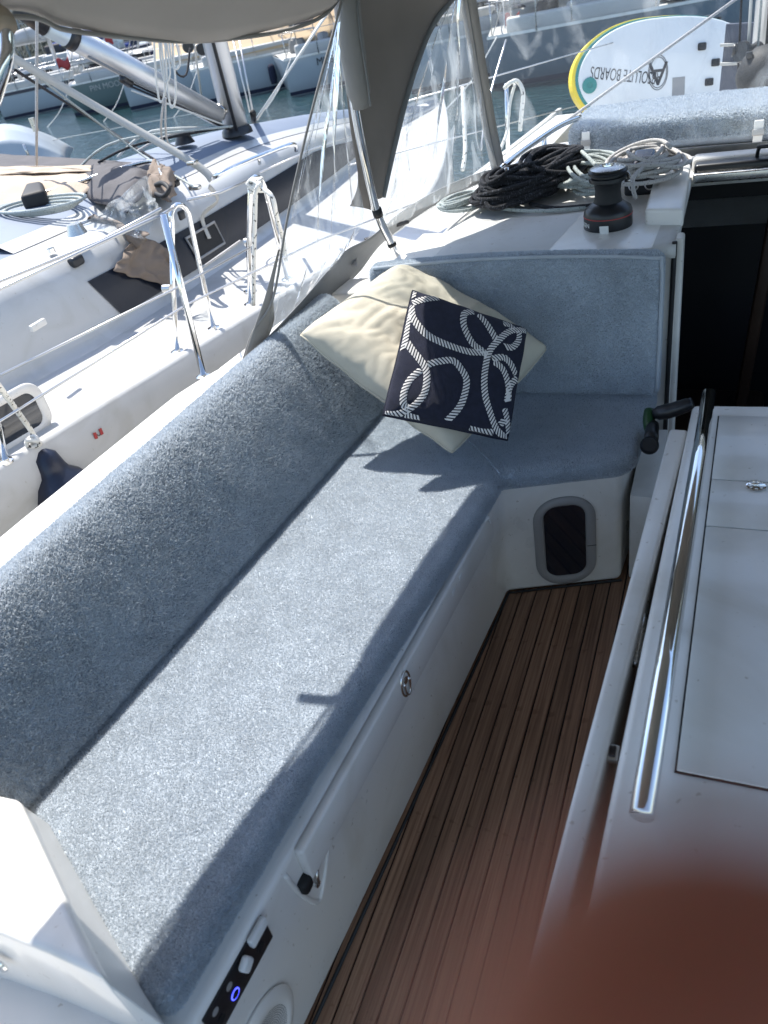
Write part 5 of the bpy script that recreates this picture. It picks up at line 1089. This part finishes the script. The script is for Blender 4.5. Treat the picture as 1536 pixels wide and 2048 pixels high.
    if name:
        tx = text('boat_name', name, .26, frame(BD, V((0, 0, 1)), Q(1.6, half - hb(1.6) - .02, fb * .78)), ink if hm is not hullg else belt, o, .002)
    return o
WZv = lambda u, v: Z(u, v, WZ)
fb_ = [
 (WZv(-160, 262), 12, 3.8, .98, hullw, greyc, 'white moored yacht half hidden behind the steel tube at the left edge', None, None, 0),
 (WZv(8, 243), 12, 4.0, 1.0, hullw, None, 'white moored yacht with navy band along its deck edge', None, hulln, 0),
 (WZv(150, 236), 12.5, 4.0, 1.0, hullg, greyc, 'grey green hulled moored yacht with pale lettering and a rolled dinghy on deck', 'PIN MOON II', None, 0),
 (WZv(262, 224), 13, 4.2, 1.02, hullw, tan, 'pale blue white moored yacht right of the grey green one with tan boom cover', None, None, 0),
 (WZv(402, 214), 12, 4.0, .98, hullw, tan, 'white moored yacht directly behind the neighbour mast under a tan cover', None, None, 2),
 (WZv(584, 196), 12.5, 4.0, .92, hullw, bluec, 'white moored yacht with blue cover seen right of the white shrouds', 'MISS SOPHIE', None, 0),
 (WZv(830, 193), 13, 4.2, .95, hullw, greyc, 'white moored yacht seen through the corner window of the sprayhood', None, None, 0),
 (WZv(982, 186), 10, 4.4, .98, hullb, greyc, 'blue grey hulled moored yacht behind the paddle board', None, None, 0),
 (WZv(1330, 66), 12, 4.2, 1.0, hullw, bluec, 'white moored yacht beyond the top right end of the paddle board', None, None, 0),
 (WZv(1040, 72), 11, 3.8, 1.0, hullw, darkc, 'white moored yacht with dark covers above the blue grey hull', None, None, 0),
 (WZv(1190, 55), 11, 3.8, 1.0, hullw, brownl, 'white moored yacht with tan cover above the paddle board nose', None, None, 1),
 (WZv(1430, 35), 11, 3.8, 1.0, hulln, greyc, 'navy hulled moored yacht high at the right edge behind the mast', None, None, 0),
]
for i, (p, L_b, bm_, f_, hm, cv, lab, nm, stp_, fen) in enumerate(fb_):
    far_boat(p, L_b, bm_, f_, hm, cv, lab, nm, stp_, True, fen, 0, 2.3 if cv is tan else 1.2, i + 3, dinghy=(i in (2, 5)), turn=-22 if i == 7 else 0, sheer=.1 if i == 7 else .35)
# boats further back: second and third rows, low hulls with masts, boom covers and hoods
k = 0
proto = None
def back_boat(c, yaw, cover, hm, lab):
    o = empty('distant_yacht', c, lab, 'sailing yacht', 'yachts crowded in the rows behind'); d = V((math.cos(yaw), math.sin(yaw), 0)); n_ = V((-d.y, d.x, 0))
    def Q(s, w_, z): return c + d * s + n_ * w_ + V((0, 0, z))
    out = []
    prism('hull', [Q(0, -1.8, -.2), Q(7.5, -1.7, -.2), Q(11.5, 0, -.2), Q(7.5, 1.7, -.2), Q(0, 1.8, -.2)], V((0, 0, 1.45)), hm, o, .06, 2)
    prism('cabin', [Q(3, -1.1, 1.25), Q(8, -.7, 1.25), Q(8, .7, 1.25), Q(3, 1.1, 1.25)], V((0, 0, .45)), deckm, o, .1, 2)
    tube('mast', [Q(6.3, 0, 1.6), Q(6.3, 0, 15.5)], .11, [spar, dull_spar][int(abs(c.x * 7)) % 2], o, 8)
    tube('boom', [Q(6.2, 0, 2.8), Q(2, 0, 2.9)], .17, cover, o, 8)
    for h in (6, 10): tube('spreader', [Q(6.3, -1.1, h), Q(6.3, 1.1, h)], .035, spar, o, 5)
    for sg in (-1, 1): tube('shroud', [Q(6.1, sg * 1.6, 1.2), Q(6.3, 0, 14)], .018, wire, o, 4)
    tube('backstay', [Q(.1, 0, 1.2), Q(6.3, 0, 15.3)], .018, wire, o, 4); tube('forestay', [Q(11.3, 0, 1.3), Q(6.3, 0, 14.6)], .055, greyc, o, 5)
    prism('spray_hood', [Q(2.6, -1.1, 1.65), Q(4.0, -.9, 1.65), Q(4.0, .9, 1.65), Q(2.6, 1.1, 1.65)], V((0, 0, .55)), cover, o, .15, 3)
    return o
def copy_tree(o, parent=None):
    c = o.copy(); COL.objects.link(c)
    if parent is not None: c.parent = parent
    for ch in list(o.children): copy_tree(ch, c)
    return c
protos = [back_boat(V((0, 0, WZ)), 0, cv, hm, f'distant {lb} crowded behind the moored row') for cv, hm, lb in ((greyc, hulln, 'navy yacht with grey boom cover'), (tan, hullg, 'grey green yacht with tan boom cover'), (bluec, hullw, 'white yacht with blue boom cover'), (darkc, hullb, 'blue grey yacht with charcoal boom cover'), (bluec, hulln, 'navy yacht with blue boom cover'))]
used = set(); rowdir = V((19, -8.8, 0)).normalized(); org = V((-23.7, 26.6, WZ)); away = V((.42, .91, 0)).normalized()
for row in range(3):
    for j in range(-9, 13):
        if row == 0 and False: continue
        p = org + rowdir * (j * 4.6 + 1.7 * row + random.uniform(-.5, .5)) + away * (15.5 + row * 13.5 + random.uniform(-1, 1))
        q = R.transposed() @ (p + V((0, 0, 4)) - CAM); u_ = 768 + 1538 * q.x / -q.z; v_ = 1024 - 1538 * q.y / -q.z
        if q.z > 0 or u_ < -350 or u_ > 1750: continue
        if row == 3 and j % 2: continue
        pi_ = random.randrange(5); src = protos[pi_]; yaw = math.atan2(BD.y, BD.x) + random.uniform(-.12, .12) + (math.pi if random.random() < .4 else 0)
        o = src if pi_ not in used else copy_tree(src)
        used.add(pi_); o.location = p; o.rotation_euler = (random.uniform(-.02, .02), random.uniform(-.02, .02), yaw)
for i, pr in enumerate(protos):
    if i not in used: 
        pr.location = org + away * 20
pm_ = None
for k in range(12):
    u_ = 22 + 19 * k + random.uniform(-6, 6); d_ = ray(u_, 120); dist = random.uniform(37, 46); p = CAM + V((d_.x, d_.y, 0)).normalized() * dist; p.z = WZ
    if pm_ is None:
        pm_ = empty('distant_mast', p, 'bare pale mast with spreaders beyond the moored row at the upper left', 'mast', 'masts beyond the moored row')
        tube('spar', [p, p + V((0, 0, 17))], .10, spar, pm_, 7)
        for h in (4.5, 8.5): tube('spreader', [p + V((-1.0, .3, h)), p + V((1.0, -.3, h))], .035, spar, pm_, 4)
        for sx in (-1.5, 1.5): tube('shroud', [p + V((sx, -.3 * sx, 1)), p + V((sx * .66, -.2 * sx, 4.5)), p + V((sx * .66, -.2 * sx, 8.5)), p + V((0, 0, 16))], .022, wire, pm_, 4)
        tube('forestay', [p + V((3.6, 2.4, 1)), p + V((0, 0, 15))], .05, greyc, pm_, 5); o = pm_
    else: o = copy_tree(pm_)
    o.location = p; o.rotation_euler = (random.uniform(-.015, .015), random.uniform(-.015, .015), random.uniform(-.5, .5)); s_k = random.uniform(.8, 1.15); o.scale = (s_k, s_k, s_k)
# small flags and cockpit clutter
for (u_, v_, dd, colr, lb) in ((212, 88, 32, red, 'small red flag on a distant stern left of the mast'), (228, 86, 31, belt_w, 'small white flag beside the red one'), (1115, 8, 24, red, 'small red flag seen through the top of the windscreen'), (1010, 55, 20, red, 'little red flag above the blue grey hull'), (118, 140, 25, red, 'red cloth bundle on a far deck near the left')):
    p = CAM + ray(u_, v_).normalized() * dd
    f = tag(grid('flag', lambda a, b: p + V((.3 * a, .15 * a, .22 * b + .05 * math.sin(a * 7))), 8, 3, colr, None, .01), lb, 'flag'); tube('flag_pole', [p + V((0, 0, -.9)), p + V((0, 0, .5))], .015, spar, f, 5)
# pale hull end just beyond the neighbour, left edge
nb_ = empty('moored_boat', Z(0, 330, -.9), 'pale blue rounded hull end close behind the neighbour at the left edge', 'boat')
pA = V((-7.75, 8.15, .22)); dA = V((-.80, -.60, 0)).normalized(); nA = V((-.60, .80, 0)).normalized()
def lump(u, v):
    s = 3.6 * u; a = v * math.pi
    prf = [(0, -1.0), (.0, -.2), (.08, .25), (.18, .46), (.45, .58), (.8, .60), (1.2, .52)]
    f = v * (len(prf) - 1); i = min(int(f), len(prf) - 2); t = f - i; d_, z = prf[i][0] + (prf[i + 1][0] - prf[i][0]) * t, prf[i][1] + (prf[i + 1][1] - prf[i][1]) * t
    e = (1 - min(1, s / .75)) ** 2.2; return pA + dA * (s + .0) + nA * (d_ + .5 * e) + V((0, 0, z * (1 - .9 * e) if z > 0 else z))
grid('hull', lump, 40, 36, hullw, nb_, .02)
tube('hull_seam', [lump(.30, v / 20 * .95 + .02) + V((.01, -.02, .008)) for v in range(21)], .012, rubber, nb_, 6)
tube('guard_wire', [Z(0, 300, .5), Z(150, 272, .5) , Z(400, 225, .45)], .006, thin_rope, nb_, 5)
tube('guard_post', [Y(60, 318, 6.0), Y(47, 288, 6.0)], .012, steel_d, nb_, 8)

# ================================================================ FINGERTIP OVER THE LENS
def camp(x, y, z): return CAM + R @ V((x, y, -z))
fg = None
def finger():
    # thumb reaching in front of the lens from below right, about two centimetres away
    tip = (.0064, -.0097, .0205); base_ = (.026, -.058, .028)
    a, b = V(tip), V(base_); ax = (b - a).normalized(); Ln = .075
    up = V((0, 0, 1)); sx = ax.cross(up).normalized(); up = sx.cross(ax).normalized(); vs = []; n, m = 28, 28; fs = []
    pr = [(0, .0002), (.0006, .0036), (.0018, .0060), (.004, .0081), (.0075, .0097), (.012, .0104), (.020, .0106), (.028, .0108), (.034, .0110), (.045, .0108), (.060, .0105), (.075, .0120)]
    for (l, r_) in pr:
        for k in range(m): t = 2 * math.pi * k / m; vs.append(camp(*(a + ax * l + (sx * math.cos(t) + up * math.sin(t) * .86) * r_)))
    fs = [(i * m + k, i * m + (k + 1) % m, (i + 1) * m + (k + 1) % m, (i + 1) * m + k) for i in range(len(pr) - 1) for k in range(m)]
    fs += [tuple(range(m))[::-1], tuple((len(pr) - 1) * m + k for k in range(m))]
    o = pyd('finger', vs, fs, skin); md = o.modifiers.new('s', 'SUBSURF'); md.levels = 1; md.render_levels = 1
    tag(o, 'out of focus fingertip covering the lower right corner of the view', 'finger')
    nv = []; 
    for i in range(9):
        for j in range(9):
            s = i / 8; t = math.radians(55 + 70 * j / 8); l = .0035 + .012 * s; r_ = .0083 if s > .3 else .0060 + .0023 * (s / .3)
            nv.append(camp(*(a + ax * l + (sx * math.cos(t) + up * math.sin(t) * .86) * (r_ + .0004))))
    nl = pyd('fingernail', nv, [(i * 9 + j, i * 9 + j + 1, (i + 1) * 9 + j + 1, (i + 1) * 9 + j) for i in range(8) for j in range(8)], nail_m, o)
    return o
finger()
